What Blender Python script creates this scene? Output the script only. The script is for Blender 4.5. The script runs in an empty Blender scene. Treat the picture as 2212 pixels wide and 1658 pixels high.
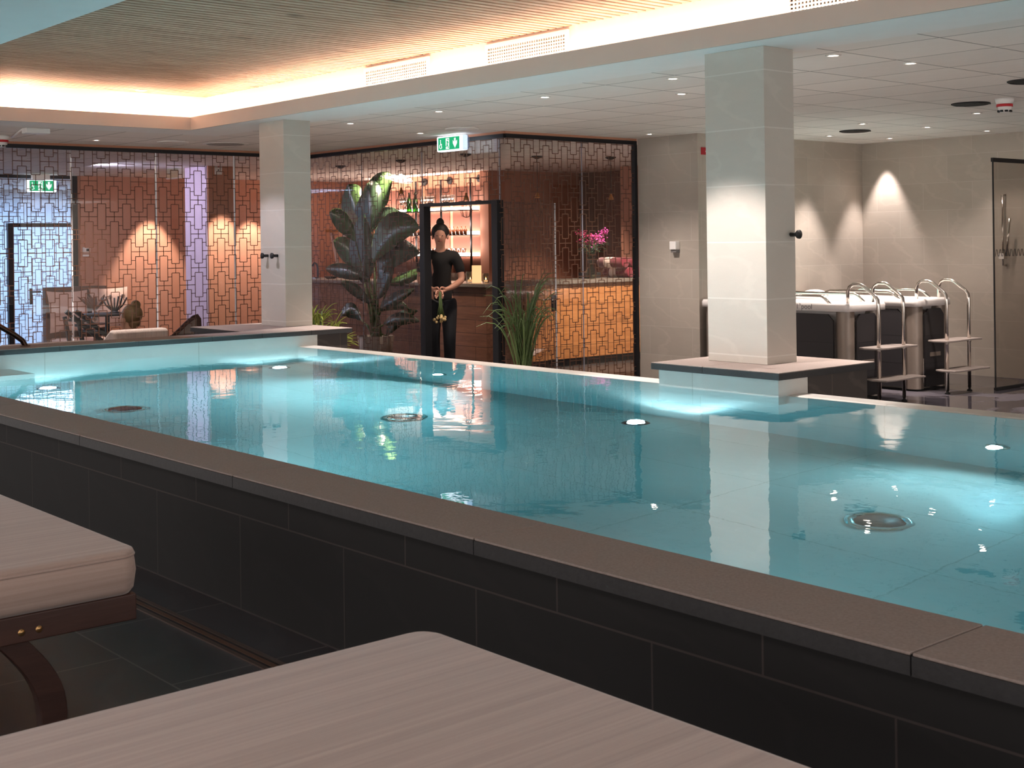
import bpy, bmesh, math, random
from mathutils import Vector, Matrix
random.seed(7)
S = bpy.context.scene
COL = S.collection
# ------------------------------------------------------------------ camera
FPX, PX, PY = 2809.4818, 1106.0, 522.508
YAW, ROLL, ZC = math.radians(40.5853), math.radians(0.7278), 1.515
XR, XF, YR, YF = math.sin(YAW), -math.cos(YAW), math.cos(YAW), math.sin(YAW)
CR, SR = math.cos(ROLL), math.sin(ROLL)
cd = bpy.data.cameras.new('camera'); cam = bpy.data.objects.new('camera', cd); COL.objects.link(cam); S.camera = cam
rv, fv, uv = Vector((XR, YR, 0)), Vector((XF, YF, 0)), Vector((0, 0, 1))
cx = rv*CR - uv*SR; cy = rv*SR + uv*CR; cz = -fv
M = Matrix((cx, cy, cz)).transposed().to_4x4(); M.translation = (0, 0, ZC); cam.matrix_world = M
cd.sensor_width = 36; cd.lens = FPX/2212*36; cd.shift_y = -(829-PY)/2212; cd.clip_start = .05; cd.clip_end = 100
cd.dof.use_dof = True; cd.dof.focus_distance = 8.5; cd.dof.aperture_fstop = 18

def at(u, v, X=None, Y=None, Z=None, F=None):
    """the point of the room that lies on a given plane where the survey photo shows pixel (u, v)"""
    du, dv = u-PX, v-PY
    a, b = CR*du - SR*dv, SR*du + CR*dv
    d = Vector((a/FPX*XR+XF, a/FPX*YR+YF, -b/FPX))
    t = F if F is not None else X/d.x if X is not None else Y/d.y if Y is not None else (Z-ZC)/d.z
    return d*t + Vector((0, 0, ZC))

# ------------------------------------------------------------------ materials
def lin(c): return tuple(((x/255)/12.92 if x/255 <= .04045 else ((x/255+.055)/1.055)**2.4) for x in c)
def newmat(name):
    m = bpy.data.materials.new(name); m.use_nodes = True
    nt = m.node_tree; nt.nodes.clear()
    return m, nt, nt.nodes.new('ShaderNodeOutputMaterial')
def nd(nt, t, **k):
    n = nt.nodes.new(t)
    for a, b in k.items():
        if a.startswith('i_'):
            key = a[2:].replace('_', ' ')
            n.inputs[int(key) if key.isdigit() else key].default_value = b
        else: setattr(n, a, b)
    return n
def rgba(c): return (*c, 1)
def boxuv(nt):
    """object coordinates laid flat: (along the face, up) on walls, (x, y) on floors"""
    tc = nd(nt, 'ShaderNodeTexCoord'); sp = nd(nt, 'ShaderNodeSeparateXYZ'); nt.links.new(tc.outputs['Object'], sp.inputs[0])
    sn = nd(nt, 'ShaderNodeSeparateXYZ'); nt.links.new(tc.outputs['Normal'], sn.inputs[0])
    def mth(op, a, b=None):
        n = nd(nt, 'ShaderNodeMath', operation=op)
        for i, q in enumerate((a, b)):
            if q is None: continue
            if isinstance(q, (int, float)): n.inputs[i].default_value = q
            else: nt.links.new(q, n.inputs[i])
        return n.outputs[0]
    ax, ay, az = (mth('ABSOLUTE', sn.outputs[i]) for i in range(3))
    hz = mth('GREATER_THAN', az, .6)
    onx = mth('GREATER_THAN', ax, ay)           # wall whose normal is X: run along Y
    wu = mth('ADD', mth('MULTIPLY', sp.outputs[1], onx), mth('MULTIPLY', sp.outputs[0], mth('SUBTRACT', 1, onx)))
    U = mth('ADD', mth('MULTIPLY', sp.outputs[0], hz), mth('MULTIPLY', wu, mth('SUBTRACT', 1, hz)))
    V = mth('ADD', mth('MULTIPLY', sp.outputs[1], hz), mth('MULTIPLY', sp.outputs[2], mth('SUBTRACT', 1, hz)))
    cb = nd(nt, 'ShaderNodeCombineXYZ'); nt.links.new(U, cb.inputs[0]); nt.links.new(V, cb.inputs[1])
    return cb.outputs[0], tc.outputs['Object']
def finish(nt, out, col, rough, metal=0, bump=None, bs=.2, bd=.01, spec=.5, sheen=0):
    p = nd(nt, 'ShaderNodeBsdfPrincipled'); p.inputs['Metallic'].default_value = metal
    p.inputs['Specular IOR Level'].default_value = spec
    if sheen: p.inputs['Sheen Weight'].default_value = sheen
    if isinstance(col, tuple): p.inputs['Base Color'].default_value = rgba(col)
    else: nt.links.new(col, p.inputs['Base Color'])
    if isinstance(rough, (int, float)): p.inputs['Roughness'].default_value = rough
    else: nt.links.new(rough, p.inputs['Roughness'])
    if bump is not None:
        b = nd(nt, 'ShaderNodeBump'); b.inputs['Strength'].default_value = bs; b.inputs['Distance'].default_value = bd
        nt.links.new(bump, b.inputs['Height']); nt.links.new(b.outputs[0], p.inputs['Normal'])
    nt.links.new(p.outputs[0], out.inputs[0]); return p
def mix(nt, fac, a, b, mode='MIX'):
    n = nd(nt, 'ShaderNodeMix', data_type='RGBA', blend_type=mode)
    for k, q in ((0, fac), (6, a), (7, b)):
        if isinstance(q, (int, float)): n.inputs[k].default_value = q
        elif isinstance(q, tuple): n.inputs[k].default_value = rgba(q)
        else: nt.links.new(q, n.inputs[k])
    return n.outputs[2]
def ramp(nt, src, p0, p1, c0=(0, 0, 0), c1=(1, 1, 1)):
    r = nd(nt, 'ShaderNodeValToRGB'); e = r.color_ramp.elements
    e[0].position, e[1].position = p0, p1; e[0].color, e[1].color = rgba(c0), rgba(c1)
    nt.links.new(src, r.inputs[0]); return r.outputs[0]
def noise(nt, vec, scale, detail=4, rough=.5, dist=0, sc=None):
    n = nd(nt, 'ShaderNodeTexNoise'); n.inputs['Scale'].default_value = scale; n.inputs['Detail'].default_value = detail
    n.inputs['Roughness'].default_value = rough; n.inputs['Distortion'].default_value = dist
    if sc:
        mp = nd(nt, 'ShaderNodeMapping'); mp.inputs['Scale'].default_value = sc; nt.links.new(vec, mp.inputs[0]); vec = mp.outputs[0]
    nt.links.new(vec, n.inputs['Vector']); return n.outputs[0]
def pm(name, rgb, rough=.5, metal=0, var=.1, scale=30, bump=.05, spec=.5, sheen=0):
    """plain material with a little procedural unevenness"""
    m, nt, out = newmat(name); c = lin(rgb)
    tc = nd(nt, 'ShaderNodeTexCoord'); n = noise(nt, tc.outputs['Object'], scale)
    col = mix(nt, n, tuple(x*(1-var) for x in c), tuple(min(1, x*(1+var)) for x in c))
    finish(nt, out, col, rough, metal, n, bump, .002, spec, sheen); return m
def tilemat(name, rgb, grout, tw, th, off=.5, rough=.35, vein=.25, veinc=None, gw=.003, shift=(0, 0, 0), wet=0):
    m, nt, out = newmat(name); uvv, ob = boxuv(nt); c = lin(rgb)
    mp = nd(nt, 'ShaderNodeMapping'); mp.inputs['Location'].default_value = shift; nt.links.new(uvv, mp.inputs[0])
    br = nd(nt, 'ShaderNodeTexBrick', offset=off, squash=1)
    br.inputs['Scale'].default_value = 1; br.inputs['Brick Width'].default_value = tw; br.inputs['Row Height'].default_value = th
    br.inputs['Mortar Size'].default_value = gw; br.inputs['Mortar Smooth'].default_value = .1; br.inputs['Bias'].default_value = 0
    br.inputs['Color1'].default_value = rgba(tuple(x*.94 for x in c)); br.inputs['Color2'].default_value = rgba(tuple(min(1, x*1.06) for x in c))
    br.inputs['Mortar'].default_value = rgba(lin(grout)); nt.links.new(mp.outputs[0], br.inputs['Vector'])
    v1 = noise(nt, uvv, 3.2, 8, .62, 1.3, (1, 2.6, 1)); v2 = noise(nt, uvv, 140, 3, .6)
    vv = ramp(nt, v1, .5, .56); vc = lin(veinc) if veinc else tuple(min(1, x*1.25) for x in c)
    wv = nd(nt, 'ShaderNodeTexWave', wave_type='BANDS', bands_direction='DIAGONAL'); wv.inputs['Scale'].default_value = .9
    wv.inputs['Distortion'].default_value = 9; wv.inputs['Detail'].default_value = 5; wv.inputs['Detail Scale'].default_value = 1.4
    mp2 = nd(nt, 'ShaderNodeMapping'); mp2.inputs['Scale'].default_value = (1, 2.2, 1); mp2.inputs['Rotation'].default_value = (0, 0, .25)
    nt.links.new(uvv, mp2.inputs[0]); nt.links.new(mp2.outputs[0], wv.inputs['Vector'])
    line = ramp(nt, wv.outputs['Fac'], .93, 1.0)
    fac = nd(nt, 'ShaderNodeMath', operation='MULTIPLY'); nt.links.new(line, fac.inputs[0]); fac.inputs[1].default_value = vein
    col = mix(nt, fac.outputs[0], br.outputs['Color'], vc)
    col = mix(nt, .12, col, mix(nt, v2, tuple(x*.55 for x in c), tuple(min(1, x*1.35) for x in c)))
    col = mix(nt, .18, col, mix(nt, v1, tuple(x*.6 for x in c), tuple(min(1, x*1.3) for x in c)))
    r = rough
    if wet:
        w = ramp(nt, noise(nt, ob, .9, 4, .55, .6), .47, .53)
        rr = nd(nt, 'ShaderNodeMapRange'); nt.links.new(w, rr.inputs[0]); rr.inputs['To Min'].default_value = rough; rr.inputs['To Max'].default_value = .06
        r = rr.outputs[0]; col = mix(nt, w, col, mix(nt, .55, col, (0.01, .01, .012)))
    inv = nd(nt, 'ShaderNodeMath', operation='SUBTRACT'); inv.inputs[0].default_value = 1; nt.links.new(br.outputs['Fac'], inv.inputs[1])
    finish(nt, out, col, r, 0, inv.outputs[0], .25, .004); return m
def woodmat(name, a, b, axis='X', scale=1.0, rough=.5, plank=None, dark=.5, shift=(0, 0, 0)):
    m, nt, out = newmat(name); uvv, ob = boxuv(nt)
    sc = {'X': (1.2, 14, 14), 'Y': (14, 1.2, 14), 'Z': (14, 14, 1.2)}[axis]
    n = noise(nt, ob, 1.6*scale, 7, .6, .9, sc); g = noise(nt, ob, 9*scale, 5, .6, .3, sc)
    col = mix(nt, ramp(nt, n, .32, .7), lin(a), lin(b)); col = mix(nt, .25, col, mix(nt, g, tuple(x*.5 for x in lin(a)), lin(b)))
    kn = ramp(nt, noise(nt, ob, 2.3*scale, 2, .4, 0, {'X': (.8, 2, 2), 'Y': (2, .8, 2), 'Z': (2, 2, .8)}[axis]), .70, .76)
    kf = nd(nt, 'ShaderNodeMath', operation='MULTIPLY'); nt.links.new(kn, kf.inputs[0]); kf.inputs[1].default_value = .6
    col = mix(nt, kf.outputs[0], col, tuple(x*.35 for x in lin(a)))
    if plank:
        br = nd(nt, 'ShaderNodeTexBrick', offset=.37); br.inputs['Scale'].default_value = 1; br.inputs['Brick Width'].default_value = plank[0]
        br.inputs['Row Height'].default_value = plank[1]; br.inputs['Mortar Size'].default_value = .003; br.inputs['Mortar Smooth'].default_value = .1
        br.inputs['Color1'].default_value = (.8, .8, .8, 1); br.inputs['Color2'].default_value = (1.12, 1.08, 1.05, 1); br.inputs['Mortar'].default_value = (dark*.3,)*3+(1,)
        mp = nd(nt, 'ShaderNodeMapping'); mp.inputs['Location'].default_value = shift; nt.links.new(uvv, mp.inputs[0]); nt.links.new(mp.outputs[0], br.inputs['Vector'])
        col = mix(nt, 1, col, br.outputs['Color'], 'MULTIPLY')
    finish(nt, out, col, rough, 0, g, .12, .003); return m
def emit(name, rgb, st):
    m, nt, out = newmat(name); e = nd(nt, 'ShaderNodeEmission'); e.inputs[0].default_value = rgba(lin(rgb)); e.inputs[1].default_value = st
    tc = nd(nt, 'ShaderNodeTexCoord'); n = noise(nt, tc.outputs['Object'], 5)
    nt.links.new(mix(nt, n, tuple(.94*x for x in lin(rgb)), lin(rgb)), e.inputs[0]); nt.links.new(e.outputs[0], out.inputs[0]); return m
def clear(name, tint=(255, 255, 255), refl=1.0, ior=1.5, rough=0.0):
    """thin clear sheet: lets light straight through, mirrors by Fresnel on either face"""
    m, nt, out = newmat(name)
    g = nd(nt, 'ShaderNodeNewGeometry'); mr = nd(nt, 'ShaderNodeMapRange'); nt.links.new(g.outputs['Backfacing'], mr.inputs[0])
    mr.inputs['To Min'].default_value = ior; mr.inputs['To Max'].default_value = 1/ior
    fr = nd(nt, 'ShaderNodeFresnel'); nt.links.new(mr.outputs[0], fr.inputs[0])
    mu = nd(nt, 'ShaderNodeMath', operation='MULTIPLY'); nt.links.new(fr.outputs[0], mu.inputs[0]); mu.inputs[1].default_value = refl
    t = nd(nt, 'ShaderNodeBsdfTransparent'); tc = nd(nt, 'ShaderNodeTexCoord'); n = noise(nt, tc.outputs['Object'], 2)
    nt.links.new(mix(nt, n, lin(tint), tuple(.985*x for x in lin(tint))), t.inputs[0])
    gl = nd(nt, 'ShaderNodeBsdfGlossy'); gl.inputs['Roughness'].default_value = rough
    ms = nd(nt, 'ShaderNodeMixShader'); nt.links.new(mu.outputs[0], ms.inputs[0]); nt.links.new(t.outputs[0], ms.inputs[1]); nt.links.new(gl.outputs[0], ms.inputs[2])
    nt.links.new(ms.outputs[0], out.inputs[0]); return m
def watermat():
    m, nt, out = newmat('pool_water'); tc = nd(nt, 'ShaderNodeTexCoord')
    n1 = noise(nt, tc.outputs['Object'], 2.2, 3, .5, .4, (1, 1, .2)); n2 = noise(nt, tc.outputs['Object'], 9, 3, .5, .3, (1, 1, .2))
    ad = nd(nt, 'ShaderNodeMath', operation='MULTIPLY_ADD'); nt.links.new(n2, ad.inputs[0]); ad.inputs[1].default_value = .18; nt.links.new(n1, ad.inputs[2])
    b = nd(nt, 'ShaderNodeBump'); b.inputs['Strength'].default_value = 1; b.inputs['Distance'].default_value = .0022; nt.links.new(ad.outputs[0], b.inputs['Height'])
    g = nd(nt, 'ShaderNodeBsdfGlass'); g.inputs['IOR'].default_value = 1.333; g.inputs['Roughness'].default_value = 0; nt.links.new(b.outputs[0], g.inputs['Normal'])
    nt.links.new(g.outputs[0], out.inputs[0])
    v = nd(nt, 'ShaderNodeVolumeAbsorption'); v.inputs['Color'].default_value = (.05, .77, .87, 1); v.inputs['Density'].default_value = .5
    nt.links.new(v.outputs[0], out.inputs['Volume']); return m

MT = {}
MT['tile'] = tilemat('beige_stone_tile', (176, 165, 153), (190, 182, 172), .60, .302, .5, .38, .35)
MT['pillar'] = tilemat('pillar_stone_tile', (186, 178, 168), (205, 200, 192), 3.0, .3213, 0, .38, .3, None, .004, (0.7, -1.176+.3213*4, 0))
MT['pool_tile'] = tilemat('pool_stone_tile', (196, 192, 186), (168, 162, 152), 1.2, .60, 0, .3, .15, None, .004, (0.1, .15, 0))
MT['slate'] = tilemat('dark_slate_tile', (58, 54, 55), (112, 104, 102), .60, .60, .5, .5, .2, (90, 84, 84), .003, (.12, .3, 0))
MT['floor'] = tilemat('wet_grey_floor_tile', (80, 75, 82), (116, 108, 112), .30, .30, 0, .45, .15, None, .003, (0, 0, 0), 1)
MT['hall'] = tilemat('hall_floor_tile', (118, 111, 106), (140, 132, 126), .60, .60, 0, .5, .15)  # unseen floor made paler so light bounces up to the ceiling
MT['cladding'] = tilemat('dark_cladding_tile', (24, 23, 23), (66, 57, 55), .58, .29, .5, .9, .1, (50, 46, 46), .0025, (3.32, -.388-.003, 0))
MT['darkpanel'] = tilemat('dark_stone_panel', (52, 45, 42), (90, 80, 66), 1.2, .30, 0, .5, .5, (84, 76, 70), .003)
MT['granite'] = pm('flamed_granite', (134, 120, 113), .75, 0, .35, 160, .3)
MT['granite_edge'] = pm('granite_split_edge', (36, 35, 36), .6, 0, .5, 90, .3)
MT['paint'] = pm('white_ceiling_paint', (246, 243, 241), .7, 0, .03, 8, .02)
MT['ceil_tile'] = tilemat('ceiling_tile', (248, 241, 235), (92, 84, 78), .653, .594, 0, .8, 0, None, .006, (-.02, .075, 0))
MT['wood_ceil'] = woodmat('slatted_pine', (160, 122, 98), (212, 178, 152), 'Y', 1.0, .6)
MT['black'] = pm('black_steel', (26, 27, 31), .4, .3, .1, 40)
MT['blackmat'] = pm('matt_black', (22, 22, 23), .6, 0, .1, 60)
MT['bronze'] = pm('bronze_lattice', (98, 66, 50), .45, .2, .1, 60)
MT['glass'] = clear('partition_glass', (250, 250, 250), 1.0)
MT['smoked'] = clear('shower_glass', (232, 229, 226), .6)
MT['joint_grey'] = pm('grey_glass_joint', (150, 146, 156), .3, 0, .04, 20)
MT['joint'] = pm('edge_glow_joint', (244, 246, 255), .25, 0, .04, 20)  # edge-lit glow put into bright white joints, widened on the left wall
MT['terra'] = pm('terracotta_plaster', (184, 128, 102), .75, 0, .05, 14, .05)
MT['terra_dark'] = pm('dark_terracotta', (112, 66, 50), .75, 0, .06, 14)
MT['lav'] = pm('lavender_light_tint', (190, 172, 190), .6, 0, .04, 10)  # cool light on the column face, put into its colour
MT['steel'] = pm('polished_steel', (214, 206, 198), .14, 1, .04, 12, 0)
MT['white_plastic'] = pm('white_plastic', (232, 228, 224), .4, 0, .02, 20, .02)
MT['tub_white'] = pm('white_acrylic', (234, 226, 222), .25, 0, .02, 10, .02)
MT['tub_grey'] = pm('grey_corner_post', (140, 126, 116), .35, .3, .04, 20)
MT['tub_dark'] = tilemat('charcoal_side_board', (44, 41, 43), (26, 24, 25), 4.0, .27, 0, .5, .05, (56, 52, 52), .004)
MT['tread'] = pm('grey_tread', (140, 128, 122), .6, 0, .2, 120, .3)
MT['bar_wood'] = woodmat('bar_front_board', (92, 60, 44), (138, 94, 70), 'X', .8, .6, (1.3, .155), .5)
MT['pine'] = woodmat('pine_board', (176, 112, 62), (222, 156, 96), 'Y', .8, .55, (3.0, .25), .7)
MT['granite_top'] = pm('grey_granite_worktop', (120, 112, 104), .3, 0, .5, 70, .05)
MT['leaf'] = pm('deep_green_leaf', (74, 104, 60), .3, 0, .3, 12, .1)
MT['leaf_dark'] = pm('dark_green_leaf', (54, 76, 56), .32, 0, .3, 12, .1)
MT['leaf_lime'] = pm('lime_green_leaf', (150, 160, 70), .45, 0, .3, 20, .1)
MT['reed'] = pm('reed_green', (84, 104, 58), .5, 0, .3, 16, .1)
MT['pot'] = pm('pale_pot', (150, 138, 128), .5, 0, .15, 10)
MT['cushion'] = None
def stripes(name, a, b, axis, n):
    m, nt, out = newmat(name); tc = nd(nt, 'ShaderNodeTexCoord')
    sc = [60, 60, 60]; sc[axis] = n
    n1 = noise(nt, tc.outputs['Object'], 1, 6, .7, .15, tuple(sc)); n2 = noise(nt, tc.outputs['Object'], 260, 2, .5)
    col = mix(nt, ramp(nt, n1, .3, .7), lin(a), lin(b)); col = mix(nt, .1, col, mix(nt, n2, tuple(x*.4 for x in lin(a)), lin(b)))
    finish(nt, out, col, .85, 0, n1, .25, .003, .2, .3); return m
MT['cushion'] = stripes('striped_weave', (150, 128, 118), (178, 156, 145), 1, .8)
# ------------------------------------------------------------------ mesh helpers
class MB:
    def __init__(s): s.v = []; s.f = []; s.sm = []
    def add(s, vs, fs, smooth=False):
        o = len(s.v); s.v += [tuple(q) for q in vs]; s.f += [tuple(i+o for i in f) for f in fs]; s.sm += [smooth]*len(fs); return s
    def box(s, x0, x1, y0, y1, z0, z1):
        x0, x1 = sorted((x0, x1)); y0, y1 = sorted((y0, y1)); z0, z1 = sorted((z0, z1))
        return s.add([(x0,y0,z0),(x1,y0,z0),(x1,y1,z0),(x0,y1,z0),(x0,y0,z1),(x1,y0,z1),(x1,y1,z1),(x0,y1,z1)],
                     [(0,3,2,1),(4,5,6,7),(0,1,5,4),(1,2,6,5),(2,3,7,6),(3,0,4,7)])
    def obox(s, c, ax, ay, az):
        """oriented box: centre and three half-axis vectors"""
        c, ax, ay, az = map(Vector, (c, ax, ay, az)); vs = []
        for k in (-1, 1):
            for i, j in ((-1,-1),(1,-1),(1,1),(-1,1)): vs.append(c+ax*i+ay*j+az*k)
        fs = [(0,3,2,1),(4,5,6,7),(0,1,5,4),(1,2,6,5),(2,3,7,6),(3,0,4,7)]
        if ax.cross(ay).dot(az) < 0: fs = [f[::-1] for f in fs]
        return s.add(vs, fs)
    def bar(s, a, b, w, h, up=(0, 0, 1)):
        a, b = Vector(a), Vector(b); d = b-a; L = d.length/2; d.normalize(); u = Vector(up); sd = d.cross(u)
        if sd.length < 1e-6: sd = d.cross(Vector((1, 0, 0)))
        sd.normalize(); u = sd.cross(d)
        return s.obox((a+b)/2, d*L, sd*w/2, u*h/2)
    def tube(s, pts, r, n=10, caps=True):
        pts = [Vector(p) for p in pts]; R = r if isinstance(r, (list, tuple)) else [r]*len(pts)
        vs = []; fs = []; prev = None
        for i, p in enumerate(pts):
            t = (pts[min(i+1, len(pts)-1)]-pts[max(i-1, 0)]).normalized()
            if prev is None:
                q = Vector((0, 0, 1)) if abs(t.z) < .9 else Vector((1, 0, 0)); a = t.cross(q).normalized()
            else: a = (prev-t*prev.dot(t)).normalized()
            prev = a; b = t.cross(a)
            vs += [p+(a*math.cos(k*2*math.pi/n)+b*math.sin(k*2*math.pi/n))*R[i] for k in range(n)]
        for i in range(len(pts)-1):
            for k in range(n): fs.append((i*n+k, i*n+(k+1)%n, (i+1)*n+(k+1)%n, (i+1)*n+k))
        s.add(vs, fs, True)
        if caps:
            m = len(vs); o = len(s.v)-m
            s.f += [tuple(o+k for k in range(n))[::-1], tuple(o+m-n+k for k in range(n))]; s.sm += [False, False]
        return s
    def lathe(s, c, prof, n=20, axis='Z', smooth=True):
        c = Vector(c); vs = []; fs = []
        for r, h in prof:
            for k in range(n):
                a = k*2*math.pi/n; x, y = r*math.cos(a), r*math.sin(a)
                vs.append(c+(Vector((x, y, h)) if axis == 'Z' else Vector((h, x, y)) if axis == 'X' else Vector((y, h, x))))
        for i in range(len(prof)-1):
            for k in range(n): fs.append((i*n+k, i*n+(k+1)%n, (i+1)*n+(k+1)%n, (i+1)*n+k))
        s.add(vs, fs, smooth); m = len(vs); o = len(s.v)-m
        if prof[0][0] > 1e-5: s.f.append(tuple(o+k for k in range(n))[::-1]); s.sm.append(False)
        if prof[-1][0] > 1e-5: s.f.append(tuple(o+m-n+k for k in range(n))); s.sm.append(False)
        return s
    def ball(s, c, r, n=16, m=10, sc=(1, 1, 1)):
        prof = [(max(1e-6, r*math.sin(math.pi*i/m)), -r*math.cos(math.pi*i/m)) for i in range(m+1)]
        k = len(s.v); s.lathe((0, 0, 0), prof, n); c = Vector(c)
        s.v[k:] = [tuple(c+Vector((q[0]*sc[0], q[1]*sc[1], q[2]*sc[2]))) for q in s.v[k:]]; return s
    def prism(s, poly, o, ex, ey, ez):
        """flat outline (2-D) set at o along ex, ey and pushed out by ez"""
        o, ex, ey, ez = map(Vector, (o, ex, ey, ez)); n = len(poly); b = [o+ex*x+ey*y for x, y in poly]
        fs = [tuple(range(n))[::-1], tuple(range(n, 2*n))]+[(i, (i+1)%n, n+(i+1)%n, n+i) for i in range(n)]
        if ex.cross(ey).dot(ez) < 0: fs = [f[::-1] for f in fs]
        area = sum(poly[i][0]*poly[(i+1)%n][1]-poly[(i+1)%n][0]*poly[i][1] for i in range(n))
        if area < 0: fs = [f[::-1] for f in fs]
        return s.add(b+[q+ez for q in b], fs)
    def leaf(s, pts, width, up=(0, 0, 1), fold=.25, n=9, thick=.0015, shape=1.0):
        """leaf blade swept along a bent midrib; pts are control points"""
        P = [Vector(p) for p in pts]
        def bez(t):
            q = P[:]
            while len(q) > 1: q = [q[i].lerp(q[i+1], t) for i in range(len(q)-1)]
            return q[0]
        vs = []; fs = []; U = Vector(up)
        for i in range(n+1):
            t = i/n; p = bez(t); d = (bez(min(1, t+.02))-bez(max(0, t-.02))).normalized(); sd = d.cross(U)
            sd = sd.normalized() if sd.length > 1e-5 else Vector((1, 0, 0)); nn = sd.cross(d)
            w = width/2*max(.02, math.sin(math.pi*min(1, t**shape*.97+.03))**.7)
            vs += [p-sd*w+nn*w*fold, p-nn*.0, p+sd*w+nn*w*fold, p-nn*thick*2]
        for i in range(n):
            a, b = i*4, i*4+4
            fs += [(a, b, b+1, a+1), (a+1, b+1, b+2, a+2), (a, a+3, b+3, b), (a+3, a+2, b+2, b+3)]
        return s.add(vs, fs, True)
    def build(s, name, mat, parent=None, bevel=0, seg=2, loc=None, sub=0):
        me = bpy.data.meshes.new(name)
        base = Vector(loc) if loc is not None else Vector((0, 0, 0))
        me.from_pydata([tuple(Vector(q)-base) for q in s.v], [], s.f); me.materials.append(mat)
        me.polygons.foreach_set('use_smooth', s.sm); me.update()
        o = bpy.data.objects.new(name, me); COL.objects.link(o)
        if loc is not None: o.location = base
        if parent is not None:
            o.parent = parent
            if loc is None: o.matrix_parent_inverse = Matrix.Translation(-parent_world(parent))
            else: o.location = base-parent_world(parent)
        if bevel:
            b = o.modifiers.new('bevel', 'BEVEL'); b.width = bevel; b.segments = seg; b.limit_method = 'ANGLE'; b.angle_limit = .7
            for p in me.polygons: p.use_smooth = True
            w = o.modifiers.new('wn', 'WEIGHTED_NORMAL'); w.keep_sharp = True
        if sub: q = o.modifiers.new('sub', 'SUBSURF'); q.levels = q.render_levels = sub
        return o
def parent_world(o):
    p = Vector(o.location)
    if o.parent is not None: p = p+parent_world(o.parent)+o.matrix_parent_inverse.translation
    return p
def tag(o, label, cat=None, group=None, kind=None):
    o['label'] = label
    if cat: o['category'] = cat
    if group: o['group'] = group
    if kind: o['kind'] = kind
    return o
def thing(name, loc, label, cat, group=None):
    o = bpy.data.objects.new(name, None); COL.objects.link(o); o.location = loc; o.empty_display_size = .1
    return tag(o, label, cat, group)
def struct(name, mb, mat, label, parent=None, **k):
    o = mb.build(name, mat, parent, **k)
    if parent is None: tag(o, label, 'structure', None, 'structure')
    elif label: o['label'] = label
    return o
def sgroup(name, loc, label):
    o = thing(name, loc, label, 'structure'); o['kind'] = 'structure'; return o
def dup(o, loc, label=None, rot=None):
    r = o.copy(); COL.objects.link(r); r.location = loc
    if label: r['label'] = label
    if rot is not None: r.rotation_euler = rot
    def kids(a, b):
        for ch in list(a.children):
            c = ch.copy(); COL.objects.link(c); c.parent = b; kids(ch, c)
    kids(o, r); return r
def box(*a): return MB().box(*a)
def lamp(kind, loc, power, rgb, to=None, **k):
    l = bpy.data.lights.new(kind.lower()+'_light', kind); l.energy = power; l.color = rgb
    for a, b in k.items(): setattr(l, a, b)
    o = bpy.data.objects.new(l.name, l); COL.objects.link(o); o.location = loc
    if to is not None: o.rotation_euler = (Vector(to)-Vector(loc)).to_track_quat('-Z', 'Y').to_euler()
    return o

# ------------------------------------------------------------------ levels and planes of the place
ZCOP, ZW, ZS, ZT = .811, .68, 2.594, 2.61      # coping, water, soffit, tiled ceiling
ZN = .388                                       # raised floor on the near side
XL = -9.20                                      # left end of the pool (coping edge)
YI, YO = 2.180, 1.940                           # front coping, inner and outer edge
YB, YE = 5.585, 5.77                            # infinity edge: water line, outer edge
G1, G2, G3, GE = -13.45, 8.30, -9.78, 10.15     # glass partitions

# floors
struct('floor', box(-8.9, 3, 9.3, 13.2, -.1, 0), MT['floor'], 'grey tiled floor of the wet area, wet beside the plunge tubs')
struct('floor_hall', MB().box(-13.6, 3, 5.73, 9.3, -.1, 0).box(-13.6, -9.362, -5, 5.73, -.1, 0).box(-9.78, -8.9, 9.3, 10.2, -.1, 0), MT['hall'], 'tiled floor of the hall beyond the pool, made paler to bounce light')
struct('floor_bar', box(-20, -9.5, 8.3, 16, -.1, .002), MT['slate'], 'dark tiled floor behind the glass around the bar')
struct('floor_lounge', box(-25, -13.4, 1, 12.9, -.65, -.55), MT['slate'], 'sunken floor of the lounge behind the left glass wall')
struct('floor_platform', box(-9.3, 3, -5, 1.97, .1, ZN), MT['slate'], 'raised dark slate floor under the loungers')
# pool
struct('wall_pool_front', box(-9.6, 3, 1.97, 2.10, 0, ZCOP-.04), MT['cladding'], 'black tiled outer face of the pool on the lounger side')
b = MB(); XR2 = 2.2; zf = ZW-1.28
b.box(-9.30, XR2, 2.10, 2.25, zf-.1, ZCOP-.041)            # front
b.box(-9.36, -9.23, 2.10, 5.772, zf-.1, ZCOP-.041)          # left
b.box(XR2, XR2+.1, 2.10, 5.8, zf-.1, ZCOP-.041)            # right
b.box(-9.30, XR2, 2.2, 5.72, zf-.1, zf)                    # bottom
struct('wall_pool_basin', b, MT['pool_tile'], 'pale stone tiled inside of the pool')
b = MB()
prof = [(YB, zf), (YB, ZW-.004), (YB+.03, ZW+.004), (YE-.03, ZW+.004), (YE-.004, ZW-.006), (YE, ZW-.03), (YE, 0.0)]
for x0, x1 in ((-9.30, XR2),):
    vs = [(x, y, z) for x in (x0, x1) for y, z in prof]; n = len(prof)
    b.add(vs, [(i, i+1, n+i+1, n+i) for i in range(n-1)]+[tuple(range(n))[::-1], tuple(range(n, 2*n))])
    b.f[:n-1] = [f[::-1] for f in b.f[:n-1]]
struct('wall_pool_back', b, MT['pool_tile'], 'overflow edge of the pool with a flat grey lip')
w = MB().box(-9.26, XR2+.02, 2.23, YB+.006, zf-.02, ZW)
struct('pool_water', w, watermat(), 'still turquoise pool water')
struct('wall_pool_step', box(-9.23, -8.75, 2.24, 3.25, zf, ZW-.10), MT['pool_tile'], 'pale submerged corner ledge at the far left of the pool')
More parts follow.
